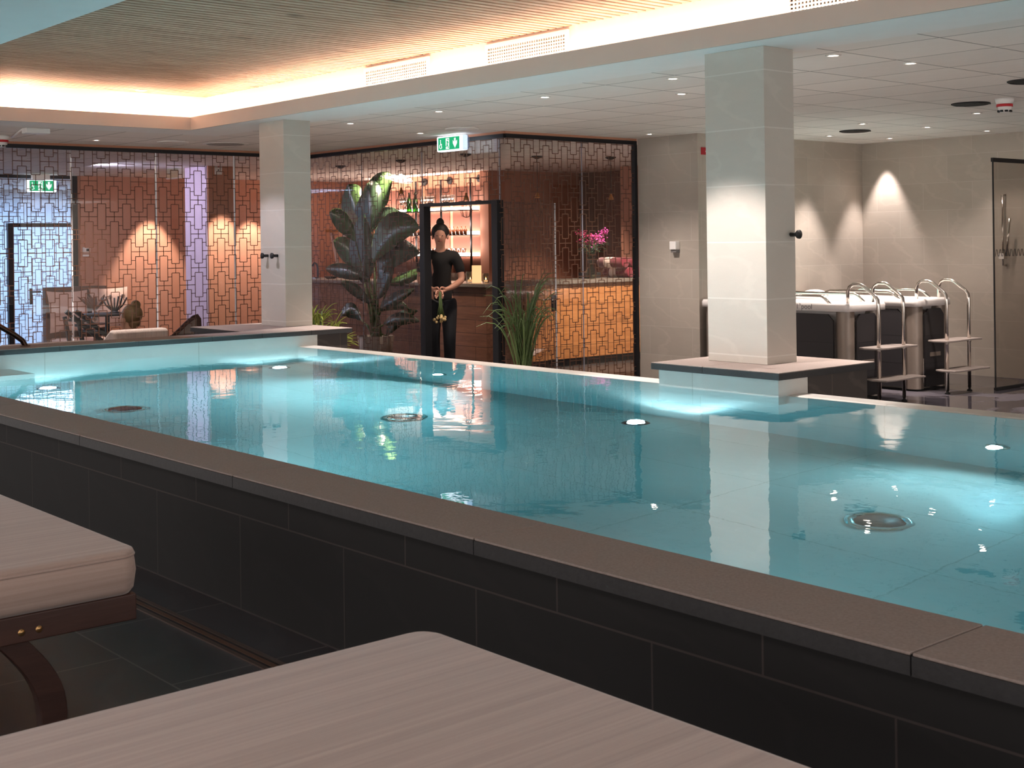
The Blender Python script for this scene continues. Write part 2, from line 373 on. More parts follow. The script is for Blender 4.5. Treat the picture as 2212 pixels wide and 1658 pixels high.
# left parapet and pedestals
def coping(name, polys, label, seams):
    r = sgroup(name, (polys[0][0], polys[0][2], ZCOP-.04), label)
    for i, (x0, x1, y0, y1) in enumerate(polys):
        box(x0, x1, y0, y1, ZCOP-.04, ZCOP).build('coping_slab', MT['granite'], r, bevel=.004)
    return r
def coping_run(name, label, x0, x1, y0, y1, axis, joints):
    r = sgroup(name, (x0, y0, ZCOP-.04), label); js = [(x0 if axis == 'X' else y0)]+joints+[(x1 if axis == 'X' else y1)]
    for a, c in zip(js, js[1:]):
        g = .0015
        q = (a+g, c-g, y0, y1) if axis == 'X' else (x0, x1, a+g, c-g)
        box(*q, ZCOP-.04, ZCOP-.006).build('slab_edge', MT['granite_edge'], r)
        box(q[0]+.001, q[1]-.001, q[2]+.001, q[3]-.001, ZCOP-.006, ZCOP).build('slab_top', MT['granite'], r, bevel=.002)
    return r
coping_run('trim_1', 'broad brown granite coping running along the near side of the pool', -9.55, 3, YO, YI, 'X', [-8.3, -7.1, -5.95, -4.78, -3.6, -2.42, -1.24, -.05, 1.1])
coping_run('trim_2', 'granite coping on the low wall at the left end of the pool', -9.52, XL, YI+.002, 5.24, 'Y', [3.0, 3.6, 4.2, 4.8])
coping_run('trim_3', 'granite slab around the foot of the left pillar', -10.45, XL, 5.242, 6.10, 'Y', [5.7])
coping_run('trim_4', 'granite slab around the foot of the right pillar', -5.19, -4.27, 5.49, 6.36, 'X', [-4.80])
struct('wall_pool_left', box(-9.50, -9.362, 2.11, 6.07, 0, ZCOP-.041), MT['darkpanel'], 'low wall at the left end of the pool')
b = MB().box(-10.42, -9.501, 5.27, 6.07, 0, ZCOP-.041).box(-9.361, -9.235, 5.775, 6.07, 0, ZCOP-.041)
struct('wall_pedestal_left', b, MT['darkpanel'], 'dark stone base beyond the pool under the left pillar')
b = MB().box(-5.155, -4.30, 5.52, 5.772, ZW-.3, ZCOP-.041)
struct('wall_pedestal_pool', b, MT['pool_tile'], 'pale tiled base of the right pillar standing in the pool edge')
struct('wall_pedestal_right', box(-5.155, -4.305, 5.774, 6.33, 0, ZCOP-.041), MT['darkpanel'], 'dark stone outer base of the right pillar')
for nm, x0, x1, y0, y1, lb in (('pillar', -10.175, -9.76, 5.79, 6.057, 'beige tiled pillar on the left end of the pool'), ('pillar', -5.022, -4.59, 5.798, 6.064, 'beige tiled pillar on the slab at the back edge of the pool')):
    struct(nm, MB().box(x0, x1, y0, y1, ZCOP, ZS), MT['pillar'], lb, bevel=.002, seg=1)
# drain along the near wall
r = thing('floor_drain', (-9, 1.76, ZN), 'long metal slot drain in the dark floor beside the pool wall', 'drain')
for k in range(2): box(-9.2, 2.5, 1.735+k*.052, 1.749+k*.052, ZN-.003, ZN+.004).build('drain_edge', pm('brown_metal', (108, 88, 80), .4, .6), r)
box(-9.2, 2.5, 1.7495, 1.7865, ZN-.01, ZN+.0015).build('drain_channel', MT['blackmat'], r)
box(-9.2, 2.5, 1.7605, 1.7755, ZN+.0016, ZN+.004).build('drain_bar', MT['bronze'], r)

# ------------------------------------------------------------------ ceiling
XO, YN, YF2 = -11.12, 2.43, 5.61       # opening of the raised wooden ceiling
CX1, CX0 = 3.0, -24.6
b = MB().box(CX0, CX1, 6.16, 16, ZT, ZT+.1).box(CX0, -11.62, -5, 6.16, ZT, ZT+.1)
struct('ceiling', b, MT['ceil_tile'], 'suspended grey ceiling of square tiles')
b = MB().box(-11.62, CX1, YF2+.018, 6.145, ZS, ZS+.05).box(-11.605, XO-.018, -5, YF2+.018, ZS, ZS+.05)
struct('ceiling_soffit', b, MT['paint'], 'smooth painted soffit around the raised wooden ceiling')
struct('ceiling_near', box(-11.1, CX1, -5, YN, ZS, ZS+.5), MT['paint'], 'smooth dropped ceiling over the loungers')
b = MB().box(XO-.018, CX1, YF2, YF2+.018, ZS, ZS+.118).box(XO-.018, XO, -5, YF2+.018, ZS, ZS+.118)
struct('trim_cove', b, pm('fascia_paint', (200, 188, 178), .7, 0, .03, 8, .02), 'upright lip hiding the cove light')
b = MB().box(-11.36, CX1, 5.89, 5.93, ZS+.05, 3.0).box(-11.40, -11.36, -5, 5.93, ZS+.05, 3.0)
struct('wall_cove', b, pm('peach_paint', (236, 222, 210), .7, 0, .02, 6), 'pale upright wall of the lit cove')
b = MB().box(-11.4, CX1, YN, 5.93, 2.985, 3.05)
struct('ceiling_wood_back', b, pm('dark_felt', (52, 40, 34), .9), 'dark backing above the wooden slats')
b = MB(); x = -11.355
while x < 0.4:
    b.box(x, x+.049, YN-.05, 5.888, 2.935, 2.984); x += .0745
struct('ceiling_wood', b, MT['wood_ceil'], 'raised ceiling of narrow pale pine slats')
for k, (u0, u1) in enumerate(((788, 928), (1050, 1229), (1700, 1900))):
    p0 = at(u0, 150-k*40, Y=5.885); p1 = at(u1, 120-k*40, Y=5.885); x0, x1 = p0.x, p1.x
    if k == 2: x1 = x0+1.0
    lab = ('white ventilation grille in the lit cove, leftmost of the three', 'white ventilation grille in the lit cove between the two others', 'white ventilation grille in the lit cove above the right pillar, cut by the top edge')[k]
    r = thing('vent_grille', ((x0+x1)/2, 5.885, 2.8), lab, 'vent', 'ventilation grilles in the cove')
    z0, z1 = 2.68, 2.915
    b = MB().box(x0, x1, 5.872, 5.889, z1-.03, z1).box(x0, x1, 5.872, 5.889, z0, z0+.03).box(x0, x0+.03, 5.872, 5.889, z0+.03, z1-.03).box(x1-.03, x1, 5.872, 5.889, z0+.03, z1-.03)
    b.build('frame', MT['white_plastic'], r)
    box(x0+.03, x1-.03, 5.886, 5.8892, z0+.03, z1-.03).build('backing', MT['blackmat'], r)
    b = MB(); n = int((x1-x0-.06)/.024); st = (x1-x0-.06)/n
    for i in range(1, n): b.box(x0+.03+i*st-.005, x0+.03+i*st+.005, 5.876, 5.886, z0+.03, z1-.03)
    for i in range(1, 8): b.box(x0+.03, x1-.03, 5.8745, 5.876, z0+.03+i*.0219-.005, z0+.03+i*.0219+.005)
    b.build('grid', MT['white_plastic'], r)
# cove light strips
led = emit('warm_led', (255, 190, 130), 5)
r = thing('cove_light', (-5, 5.75, ZS+.05), 'long warm light strip hidden in the back cove under the wooden ceiling', 'light strip')
box(-11.2, CX1-.1, 5.72, 5.735, ZS+.05, ZS+.058).build('led_strip', led, r)
box(-11.2, CX1-.1, 5.70, 5.755, ZS+.0501, ZS+.0502).build('profile', MT['white_plastic'], r)
r = thing('cove_light', (-11.24, 3, ZS+.05), 'shorter warm light strip hidden in the left cove under the wooden ceiling', 'light strip')
box(-11.245, -11.23, -4.8, 5.7, ZS+.05, ZS+.058).build('led_strip', led, r)
box(-11.26, -11.21, -4.8, 5.69, ZS+.0501, ZS+.0502).build('profile', MT['white_plastic'], r)
# ------------------------------------------------------------------ walls
struct('wall_corner', MB().box(G3+.03, -8.90, GE, 10.6, 0, ZT), MT['tile'], 'projecting beige tiled wall end beside the reception glass')
struct('wall_left', box(-8.98, -8.901, 10.6, 13.1, 0, ZT), MT['tile'], 'beige tiled wall behind the plunge tubs lit by two spotlights')
struct('wall_back', box(-8.90, 12, 13.04, 13.2, 0, ZT), MT['tile'], 'beige tiled far wall of the wet area')
TER = MT['terra']
struct('wall_lounge', box(-19.6, -19.4, 7.92, 12.9, -.55, ZT), TER, 'terracotta back wall of the lounge lit by spotlights')
struct('wall_lounge_side', box(-25, -13.5, 1.0, 1.2, -.55, ZT), TER, 'terracotta side wall of the lounge')
struct('column_lounge', box(-16.85, -16.2, 8.42, 8.80, -.55, ZT), TER, 'square terracotta column in the lounge')
struct('column_lit_face', box(-16.86, -16.22, 8.405, 8.418, -.55, ZT), MT['lav'], 'lounge column face with cool lavender light put into its colour')
struct('wall_bar', box(-19.4, -15.45, 12.75, 12.9, 0, ZT), TER, 'terracotta wall behind the bar shelves')
struct('wall_bar_side', box(-15.45, -15.25, 12.60, 14.6, 0, ZT), TER, 'terracotta return wall beside the bar shelves')
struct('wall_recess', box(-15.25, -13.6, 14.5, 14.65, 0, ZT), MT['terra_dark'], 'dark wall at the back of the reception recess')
struct('wall_reception', MB().box(-13.62, -9.0, 13.8, 13.95, 0, ZT).box(-13.62, -13.5, 13.95, 14.5, 0, ZT), TER, 'terracotta wall behind the reception desk')
box_ = box(-13.95, -13.62, 14.42, 14.5, .9, 2.12)
struct('wall_recess_lit', box_, pm('painted_wall_light', (214, 200, 190), .5), 'lit part of the recess wall behind the flowers, light put into its colour')  # pale slab stands in for the lit recess wall

# ------------------------------------------------------------------ glass walls with the bronze lattice
def lattice(o, d, n, L, z0, z1, p, T, off=0, hole=None, w=.0075, zs=0):
    """printed lattice on one glass wall: o start, d along, n outward"""
    mb = MB(); o, d, n = Vector(o), Vector(d), Vector(n); rw, rh = .66*p, .725*T
    def seg(a0, b0, a1, b1):
        a0, a1 = max(0, min(a0, a1)), min(L, max(a0, a1)); b0, b1 = max(z0, min(b0, b1)), min(z1, max(b0, b1))
        if a1-a0 < .002 or b1-b0 < .002: return
        if hole:
            h0, h1, hz = hole
            if a0 > h0 and a1 < h1 and b1 < hz: return
            if a1 > h0 and a0 < h1 and b0 < hz:
                if b1-b0 > a1-a0: 
                    if h0 < (a0+a1)/2 < h1: b0 = hz
                elif a0 < h0: a1 = min(a1, h0)
                else: a0 = max(a0, h1)
            if a1-a0 < .002 or b1-b0 < .002: return
        c = o+d*((a0+a1)/2)+Vector((0, 0, (b0+b1)/2))
        mb.obox(c, d*((a1-a0)/2), n*.0012, Vector((0, 0, (b1-b0)/2)))
    H = lambda a0, a1, z: seg(a0, z-w/2, a1, z+w/2)
    V = lambda a, b0, b1: seg(a-w/2, b0, a+w/2, b1)
    nc = int(L/p)+2
    for i in range(-1, nc):
        x = off+i*p; ph = (i % 2)*T/2
        for k in range(-1, int((z1-z0)/T)+2):
            a = z0+zs+ph+k*T; t = a+rh
            V(x-rw/2, a, t); V(x+rw/2, a, t); H(x-rw/2, x+rw/2, a); H(x-rw/2, x+rw/2, t)
            zc = t+(T-rh)/2
            V(x, t, a+T); H(x-p+rw/2, x+p-rw/2, zc)
            H(x+rw/2, x+p-rw/2, a+(T/2+rh)/2); H(x+rw/2, x+p-rw/2, a+(T/2+rh)/2+T/2-(rh-T/2)*0)
    return mb
def glass_wall(name, label, a, b, joints, p, T, off, hole=None, ends=(), pane_t=.010, zs=0, z0=0.0, z1=2.545, jw=.0035, jm='joint_grey'):
    a, b = Vector((*a, 0)), Vector((*b, 0)); d = (b-a).normalized(); n = Vector((d.y, -d.x, 0)); L = (b-a).length
    r = sgroup(name, (a.x, a.y, 0), label)
    ed = [0]+joints+[L]
    for q0, q1 in zip(ed, ed[1:]):
        g = .0045; q0 += g; q1 -= g
        if hole and q0 < (hole[0]+hole[1])/2 < q1:
            MB().obox(a+d*((q0+q1)/2)+Vector((0, 0, (hole[2]+z1)/2)), d*(q1-q0)/2, n*pane_t/2, Vector((0, 0, (z1-hole[2])/2))).build('pane', MT['glass'], r)
        else:
            MB().obox(a+d*((q0+q1)/2)+Vector((0, 0, (z0+z1)/2)), d*(q1-q0)/2, n*pane_t/2, Vector((0, 0, (z1-z0)/2))).build('pane', MT['glass'], r)
    for q in joints:
        zb = hole[2] if hole and hole[0]-.02 < q < hole[1]+.02 else z0
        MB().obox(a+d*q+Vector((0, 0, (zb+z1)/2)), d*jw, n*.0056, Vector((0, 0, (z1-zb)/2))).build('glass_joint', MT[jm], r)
    lattice(a+n*.0065, d, n, L, z0+.01, z1, p, T, off, hole, zs=zs).build('lattice', MT['bronze'], r)
    MB().obox(a+d*L/2+Vector((0, 0, z1+.02)), d*L/2, n*.02, Vector((0, 0, .02))).build('top_rail', MT['black'], r)
    MB().obox(a+d*L/2+Vector((0, 0, z1+.0525)), d*L/2, n*.016, Vector((0, 0, .0124))).build('head_board', TER, r)
    for q in ends:
        MB().obox(a+d*(q-.02)+Vector((0, 0, z1/2)), d*.02, n*.025, Vector((0, 0, z1/2))).build('end_post', MT['black'], r)
    return r
LA = 1.2
J1 = [at(155, 500, X=G1).y-LA, at(338, 500, X=G1).y-LA, at(507, 500, X=G1).y-LA]
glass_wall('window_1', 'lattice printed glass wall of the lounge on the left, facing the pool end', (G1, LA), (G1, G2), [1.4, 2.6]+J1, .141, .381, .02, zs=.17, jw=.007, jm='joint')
DX0, DX1, DZ = -11.15, -9.865, 1.934
J2 = [at(783, 500, Y=G2).x-G1, DX0-G1-.0, DX1-G1+.0]
glass_wall('window_2', 'lattice printed glass wall of the bar with the black framed doorway', (G1, G2), (G3, G2), J2, .1335, .366, .05, (DX0-G1, DX1-G1, DZ), zs=.2)
glass_wall('window_3', 'lattice printed glass wall in front of the reception desk', (G3, G2), (G3, GE), [at(1258, 500, X=G3).y-G2], .1275, .346, .03, None, (GE-G2,), zs=.15)
# the black door frame and the open lattice door
r = sgroup('door_1', (DX0, G2, 0), 'open doorway in the bar glass with a square black steel frame')
box(DX0, DX0+.085, G2-.045, G2+.045, 0, DZ).build('jamb', MT['black'], r, bevel=.003)
box(DX1-.085, DX1, G2-.045, G2+.045, 0, DZ).build('jamb', MT['black'], r, bevel=.003)
box(DX0+.0855, DX1-.0855, G2-.045, G2+.045, DZ-.035, DZ).build('head', MT['black'], r, bevel=.003)
hp = Vector((DX1-.02, G2+.06, 0)); dd = Vector((-.34, .94, 0)).normalized(); nn = Vector((dd.y, -dd.x, 0))
r = sgroup('door_2', hp, 'frameless lattice glass door standing open inside the bar')
LD = 1.10
MB().obox(hp+dd*LD/2+Vector((0, 0, .97)), dd*LD/2, nn*.005, Vector((0, 0, .955))).build('pane', MT['glass'], r)
lattice(hp+nn*.0062, dd, nn, LD, .03, 1.92, .1335, .366, .05, zs=.1).build('lattice', MT['bronze'], r)
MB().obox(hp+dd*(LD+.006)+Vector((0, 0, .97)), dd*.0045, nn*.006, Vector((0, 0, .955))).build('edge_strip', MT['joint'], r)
hc = hp+dd*(LD-.045)
MB().obox(hc+Vector((0, 0, .86)), dd*.035, nn*.014, Vector((0, 0, .085))).build('lock_plate', MT['blackmat'], r, bevel=.003)
MB().tube([hc+nn*.014+Vector((0, 0, .90)), hc+nn*.05+Vector((0, 0, .90)), hc+nn*.055-dd*.13+Vector((0, 0, .90))], .008).tube([hc-nn*.014+Vector((0, 0, .90)), hc-nn*.05+Vector((0, 0, .90)), hc-nn*.055-dd*.13+Vector((0, 0, .90))], .008).build('lever_handle', MT['steel'], r)

# far glass front of the lounge and the blue lit corridor behind it
XB = -19.5
struct('wall_corridor', box(-24.6, -24.5, 1.2, 14, -.55, ZT), pm('pale_blue_wall', (206, 220, 236), .6), 'pale wall of the blue lit corridor behind the lounge')
r = sgroup('window_4', (XB, 4, -.55), 'black framed lattice glass front with a door to the blue lit corridor')
yl, yr = 2.0, 7.90; yd0 = at(23, 500, X=XB).y
MB().box(XB-.005, XB+.005, yl, yr, -.5, ZT-.03).build('pane', MT['glass'], r)
lattice((XB+.0062, yl, 0), (0, 1, 0), (1, 0, 0), yr-yl, -.5, ZT-.06, .16, .40, .04).build('lattice', MT['bronze'], r)
box(XB-.03, XB+.03, yl, yr+.03, ZT-.05, ZT-.002).build('top_rail', MT['black'], r)
box(XB-.03, XB+.03, yr-.07, yr+.02, -.55, ZT-.051).build('end_post', MT['black'], r)
zd = at(80, 486, X=XB).z
box(XB-.035, XB+.035, yd0-.05, yr-.071, zd-.03, zd+.03).build('door_head', MT['black'], r)
box(XB-.035, XB+.035, yd0-.05, yd0+.03, -.55, zd-.031).build('door_post', MT['black'], r)
k = at(66, 637, X=XB)
MB().box(XB+.007, XB+.03, k.y-.02, k.y+.02, k.z-.14, k.z+.10).tube([(XB+.03, k.y, k.z+.05), (XB+.07, k.y, k.z+.05), (XB+.075, k.y+.13, k.z+.05)], .011).build('handle', MT['blackmat'], r)
struct('door_3', MB().box(-24.49, -24.40, 5.9, 7.0, -.55, 1.75), pm('blue_door', (150, 176, 206), .5), 'pale blue door at the end of the blue lit corridor')

# ------------------------------------------------------------------ plunge tubs with ladders
def tub(y0, y1, label, text):
    x0, x1, zt = -8.86, -7.06, .905
    r = thing('plunge_tub', ((x0+x1)/2, (y0+y1)/2, 0), label, 'plunge tub', 'cold plunge tubs')
    # white rim: hollow rounded rectangle
    def rr(x0, x1, y0, y1, rad, n=6):
        P = []
        for cx_, cy_, a0 in ((x1-rad, y1-rad, 0), (x0+rad, y1-rad, 90), (x0+rad, y0+rad, 180), (x1-rad, y0+rad, 270)):
            for i in range(n+1): a = math.radians(a0+90*i/n); P.append((cx_+rad*math.cos(a), cy_+rad*math.sin(a)))
        return P
    def ring(mb, rings):
        n = len(rings[0][0]); vs = []; fs = []
        for P, z in rings: vs += [(x, y, z) for x, y in P]
        for i in range(len(rings)-1):
            for k in range(n): fs.append((i*n+k, i*n+(k+1)%n, (i+1)*n+(k+1)%n, (i+1)*n+k))
        mb.add(vs, fs, True); return mb
    o = rr(x0, x1, y0, y1, .07); o2 = rr(x0+.012, x1-.012, y0+.012, y1-.012, .06); i1 = rr(x0+.09, x1-.09, y0+.09, y1-.09, .06); i2 = rr(x0+.13, x1-.13, y0+.12, y1-.12, .06)
    u = rr(x0+.03, x1-.03, y0+.03, y1-.03, .07)
    ring(MB(), [(u, .83), (o, .832), (o, .885), (o2, .905), (i1, .900), (i2, .80), (i2, .30)]).build('rim', MT['tub_white'], r)
    b = MB(); P = rr(x0+.131, x1-.131, y0+.121, y1-.121, .06); b.add([(x, y, .845) for x, y in P], [tuple(range(len(P)))]); b.build('tub_water', MT['tubwater'], r)
    c = .05
    def post(xa, xb, ya, yb):
        ring(MB(), [(rr(xa, xb, ya, yb, .07), .02), (rr(xa, xb, ya, yb, .07), .829)]).build('corner_post', MT['tub_grey'], r)
    a0, a1, b0, b1 = x0+.03, x1-.03, y0+.03, y1-.03
    post(a1-.16, a1, b0, b0+.16); post(a1-.16, a1, b1-.16, b1); post(a0, a0+.16, b0, b0+.16); post(a0, a0+.16, b1-.16, b1)
    def panel(name, poly, o, ex, ez): MB().prism(poly, o, ex, (0, 0, 1), ez).build(name, MT['tub_dark'], r)
    W = a1-a0-.30; h = .765; ch = .06
    pl = lambda W: [(0, 0), (W, 0), (W, h-ch), (W-ch, h), (ch, h), (0, h-ch)]
    panel('side_panel', pl(W), (a0+.15, b0+.002, .04), (1, 0, 0), (0, -.02, 0))
    D = b1-b0-.24
    panel('end_panel', pl(D), (a1-.002, b0+.12, .04), (0, 1, 0), (.02, 0, 0))
    MB().box(a1+.0181, a1+.026, b0+.2, b1-.2, .335, .375).build('panel_slot', MT['tub_grey'], r)
    box(a0+.03, a1-.03, b0+.03, b1-.03, 0, .02).build('plinth', MT['blackmat'], r)
    # long grab rails along the rim
    for yy in (y0+.05, y1-.05):
        MB().tube([(x1-.22, yy, .885), (x1-.30, yy, .955), (x1-.34, yy, .972), (x0+.75, yy, .972), (x0+.70, yy, .955), (x0+.60, yy, .885)], .014).build('grab_rail', MT['steel'], r)
    MB().ball((x0+.35, (y0+y1)/2, .90), .12, 16, 10, (1.0, 1.6, .55)).build('headrest', MT['tub_white'], r)
    if text:
        cu = bpy.data.curves.new('lettering', 'FONT'); cu.body = text; cu.size = .12; cu.extrude = .0008; cu.align_x = 'LEFT'
        t = bpy.data.objects.new('lettering', cu); COL.objects.link(t)
        bpy.context.view_layer.update(); me = bpy.data.meshes.new_from_object(t.evaluated_get(bpy.context.evaluated_depsgraph_get()))
        bpy.data.objects.remove(t); me.name = 'lettering'; me.materials.clear(); me.materials.append(pm('grey_print', (120, 112, 112), .6))
        l = bpy.data.objects.new('lettering', me); COL.objects.link(l); l.parent = r
        p0 = at(1719, 670, Y=y0-.0015); p1 = at(1751, 670, Y=y0-.0015); wd = max(v.co.x for v in me.vertices)-min(v.co.x for v in me.vertices)
        sc = (p1.x-p0.x)/wd; l.scale = (sc,)*3; l.rotation_euler = (math.pi/2, 0, 0); l.location = Vector((p0.x, y0-.0015, .848))-r.location
        l['label'] = 'grey lettering on the white rim'
    return r
m, nt, out = newmat('tub_water'); finish(nt, out, lin((150, 196, 196)), .05); MT['tubwater'] = m
tub(10.10, 10.74, 'dark sided plunge tub with white rim, nearer the pool and partly behind the right pillar', '1\u00b0pool')
tub(11.24, 11.88, 'dark sided plunge tub with white rim, the one further from the pool', None)
def ladder(y0, y1, label):
    r = thing('tub_ladder', (-6.85, (y0+y1)/2, 0), label, 'ladder', 'steel ladders at the plunge tubs')
    for y in (y0, y1):
        pts = [(-7.12, y, .906), (-7.12, y, 1.02), (-7.10, y, 1.06), (-7.06, y, 1.085), (-6.98, y, 1.085), (-6.94, y, 1.065), (-6.83, y, .985), (-6.80, y, .95), (-6.795, y, .90), (-6.795, y, .03)]
        P = [Vector(p) for p in pts]
        MB().tube(P, .0165, 12).build('rail', MT['steel'], r)
        MB().lathe((-6.795, y, 0), [(.026, 0), (.026, .006), (.012, .016), (.012, .034)], 14).build('foot', MT['blackmat'], r)
    for z, xc in ((.50, -6.83), (.22, -6.75)):
        poly = [(-.12, y0-.08), (-.03, y0-.13), (.10, y0-.10), (.12, y0+.03), (.10, y1-.03), (.12, y1+.10), (.0, y1+.13), (-.12, y1+.05)]
        MB().prism(poly, (xc, 0, z), (1, 0, 0), (0, 1, 0), (0, 0, .016)).build('tread', MT['tread'], r, bevel=.003)
        for y in (y0, y1): MB().lathe((-6.795, y, z-.02), [(.021, 0), (.021, .02)], 12).build('clamp', MT['steel'], r)
    return r
ladder(10.18, 10.58, 'polished steel ladder with two treads at the plunge tub nearer the pool')
ladder(11.32, 11.72, 'polished steel ladder with two treads at the plunge tub further from the pool')

# shower screen with the zigzag print
pA = at(2165, 845, Z=.0); r = thing('shower_screen', (pA.x, pA.y, 0), 'tall glass shower screen with black rails at the right edge of the hall', 'shower screen')
xs = -6.60; ys = pA.y; ye = 12.98
box(xs-.005, xs+.005, ys+.012, ye, .03, 2.24).build('pane', MT['smoked'], r)
box(xs-.012, xs+.012, ys-.005, ye, 0.002, .03).build('bottom_rail', MT['blackmat'], r)
box(xs-.012, xs+.012, ys-.01, ye, 2.24, 2.28).build('top_rail', MT['blackmat'], r)
box(xs-.006, xs+.006, ys, ys+.0118, .03, 2.24).build('edge_strip', MT['blackmat'], r)
b = MB(); zz = at(2190, 545, X=xs).z; n = 0; y = ys+.02
while y < ye-.05:
    y2 = y+.035; s_ = .035 if n % 2 == 0 else -.035
    b.bar((xs+.0062, y, zz-s_), (xs+.0062, y+.022, zz+s_), .007, .002, (1, 0, 0)); n += 1; y = y2
b.build('zigzag_print', MT['blackmat'], r)
r = thing('shower_rail', (-6.9, 13.0, 1.2), 'shower rail with a hand shower on the tiled wall behind the glass screen', 'shower')
q = at(2172, 470, Y=13.03)
MB().tube([(q.x, 13.03, 1.95), (q.x, 12.97, 1.95), (q.x, 12.97, 1.2), (q.x, 13.03, 1.2)], .012).build('rail', MT['steel'], r)
MB().box(q.x-.03, q.x+.03, 12.93, 13.0, 1.27, 1.33).build('mixer', MT['steel'], r)
MB().tube([(q.x+.05, 12.95, 1.3), (q.x+.1, 12.93, 1.7)], .014).build('hand_shower', MT['steel'], r)
# ------------------------------------------------------------------ bar counter, reception desk
BX, BY = -11.5, 9.45
r = thing('bar_counter', (-13.5, BY+.3, 0), 'dark timber bar counter with a grey stone top behind the doorway', 'bar counter')
box(-16.5, BX, BY, BY+.55, .08, 1.00).build('body', MT['bar_wood'], r)
box(-16.5, BX-.02, BY+.04, BY+.5, .003, .0799).build('plinth', MT['blackmat'], r)
box(-16.5, BX+.03, BY-.04, BY+.6, 1.0005, 1.04).build('worktop', MT['granite_top'], r, bevel=.003)
box(BX-.62, BX-.614, BY-.004, BY-.0005, .085, .995).build('panel_joint', MT['blackmat'], r)
r = thing('reception_desk', (BX-.3, 11.2, 0), 'reception desk of warm pine boards with a grey granite top', 'reception desk')
box(BX-.55, BX, BY+.605, 13.0, .10, 1.00).build('body', MT['pine'], r)
box(BX-.5, BX-.04, BY+.605, 13.0, .003, .0999).build('plinth', MT['blackmat'], r)
box(BX-.6, BX+.04, BY+.605, 13.0, 1.0005, 1.045).build('worktop', MT['granite_top'], r, bevel=.003)

# ------------------------------------------------------------------ bar shelves with glasses and bottles
YS = 12.5
def sx(u, v=500): return at(u, v, Y=YS).x
X0s, X1s = -18.3, sx(1014)
sz = [at(900, 457, Y=YS).z, at(900, 508.5, Y=YS).z, at(900, 553, Y=YS).z]
r = thing('bar_shelf', ((X0s+X1s)/2, 12.6, 0), 'lit bar shelving of glass boards on black rods', 'shelf')
strip = emit('shelf_led', (255, 224, 204), 9)
for z in sz:
    box(X0s, X1s, 12.42, 12.70, z-.012, z).build('board', MT['blackmat'], r)
    box(X0s, X1s, 12.66, 12.699, z+.0005, z+.05).build('light_strip', strip, r)
for i in range(4):
    u0, u1 = ((700, 797), (800, 886), (897, 946), (953, 1012))[i]
    a, c = sx(u0), sx(u1)
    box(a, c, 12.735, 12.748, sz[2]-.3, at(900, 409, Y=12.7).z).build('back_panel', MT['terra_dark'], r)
for u in (894, 948, 1012):
    x = sx(u); zt = at(u, 392 if u < 900 else 389 if u < 1000 else 384, Y=12.5).z
    MB().tube([(x, 12.55, .91), (x, 12.55, zt), (x, 12.74, zt)], .018).lathe((x, 12.715, zt), [(.0, 0), (.06, 0), (.06, .03), (0, .03)], 16, 'Y').build('rod', MT['blackmat'], r)
GL = clear('drinking_glass', (232, 232, 228), 2.2)
BG = clear('green_bottle_glass', (70, 130, 50), 1.5)
def cup(loc, h, rad, label, group, stem=False):
    if stem: pr = [(.0, 0), (rad*.8, 0), (rad*.8, .004), (.005, .01), (.005, h*.45), (rad, h*.65), (rad*.85, h), (rad*.82, h), (rad*.96, h*.65), (.004, h*.47)]
    else: pr = [(0, 0), (rad*.85, 0), (rad, h), (rad*.94, h), (rad*.8, .01), (0, .01)]
    o = MB().lathe(loc, pr, 12).build('wine_glass' if stem else 'drinking_glass', GL, loc=loc)
    return tag(o, label, 'glass', group)
def bottle(loc, h, rad, mat, label, group):
    o = MB().lathe(loc, [(0, 0), (rad, 0), (rad, h*.55), (rad*.35, h*.75), (rad*.3, h*.97), (rad*.36, h*.97), (rad*.36, h), (0, h)], 12).build('bottle', mat, loc=loc)
    return tag(o, label, 'bottle', group)
lb, g = 'clear wine glass standing on the top lit bar shelf', 'wine glasses on the top bar shelf'
w0 = None
for u in (867, 873, 880, 912, 919, 926, 933, 957, 964, 971, 978):
    p = (sx(u), 12.52, sz[0]+.001)
    if w0 is None: w0 = cup(p, .24, .036, lb, g, True)
    else: dup(w0, p)
lb2 = ['green glass bottle on the top bar shelf, left one of the pair', 'green glass bottle on the top bar shelf, right one of the pair']
for u, l in zip((888, 901), lb2): bottle((sx(u), 12.47, sz[0]+.001), .31, .045, BG, l, 'green bottles on the top bar shelf')
b0 = None; u = 806
BR = pm('amber_liquor', (120, 66, 40), .2, 0, .3, 3)
while u < 1012:
    p = (sx(u), 12.50, sz[1]+.001)
    if b0 is None: b0 = bottle(p, .13, .030, BR, 'small brown jar in the row on the middle lit bar shelf', 'brown jars on the middle bar shelf')
    else: dup(b0, p)
    u += 8.3
g0 = None; u = 812
while u < 1012:
    p = (sx(u), 12.50, sz[2]+.001)
    if g0 is None: g0 = cup(p, .12, .035, 'small drinking glass in the row on the lowest lit bar shelf', 'drinking glasses on the lowest bar shelf')
    else: dup(g0, p)
    u += 10
# back counter with glassware
r = thing('back_counter', (-16.8, 12.4, 0), 'dark back counter under the lit bar shelves', 'counter')
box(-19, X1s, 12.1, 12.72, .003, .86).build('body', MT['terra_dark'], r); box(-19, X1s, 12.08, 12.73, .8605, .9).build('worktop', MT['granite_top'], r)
g0 = None
for i, u in enumerate(range(884, 1012, 9)):
    for k in range(2):
        p = (sx(u+k*4), 12.3+.14*k, .901)
        if g0 is None: g0 = cup(p, .15, .036, 'tall drinking glass on the back counter under the bar shelves', 'glasses on the back counter')
        else: dup(g0, p)

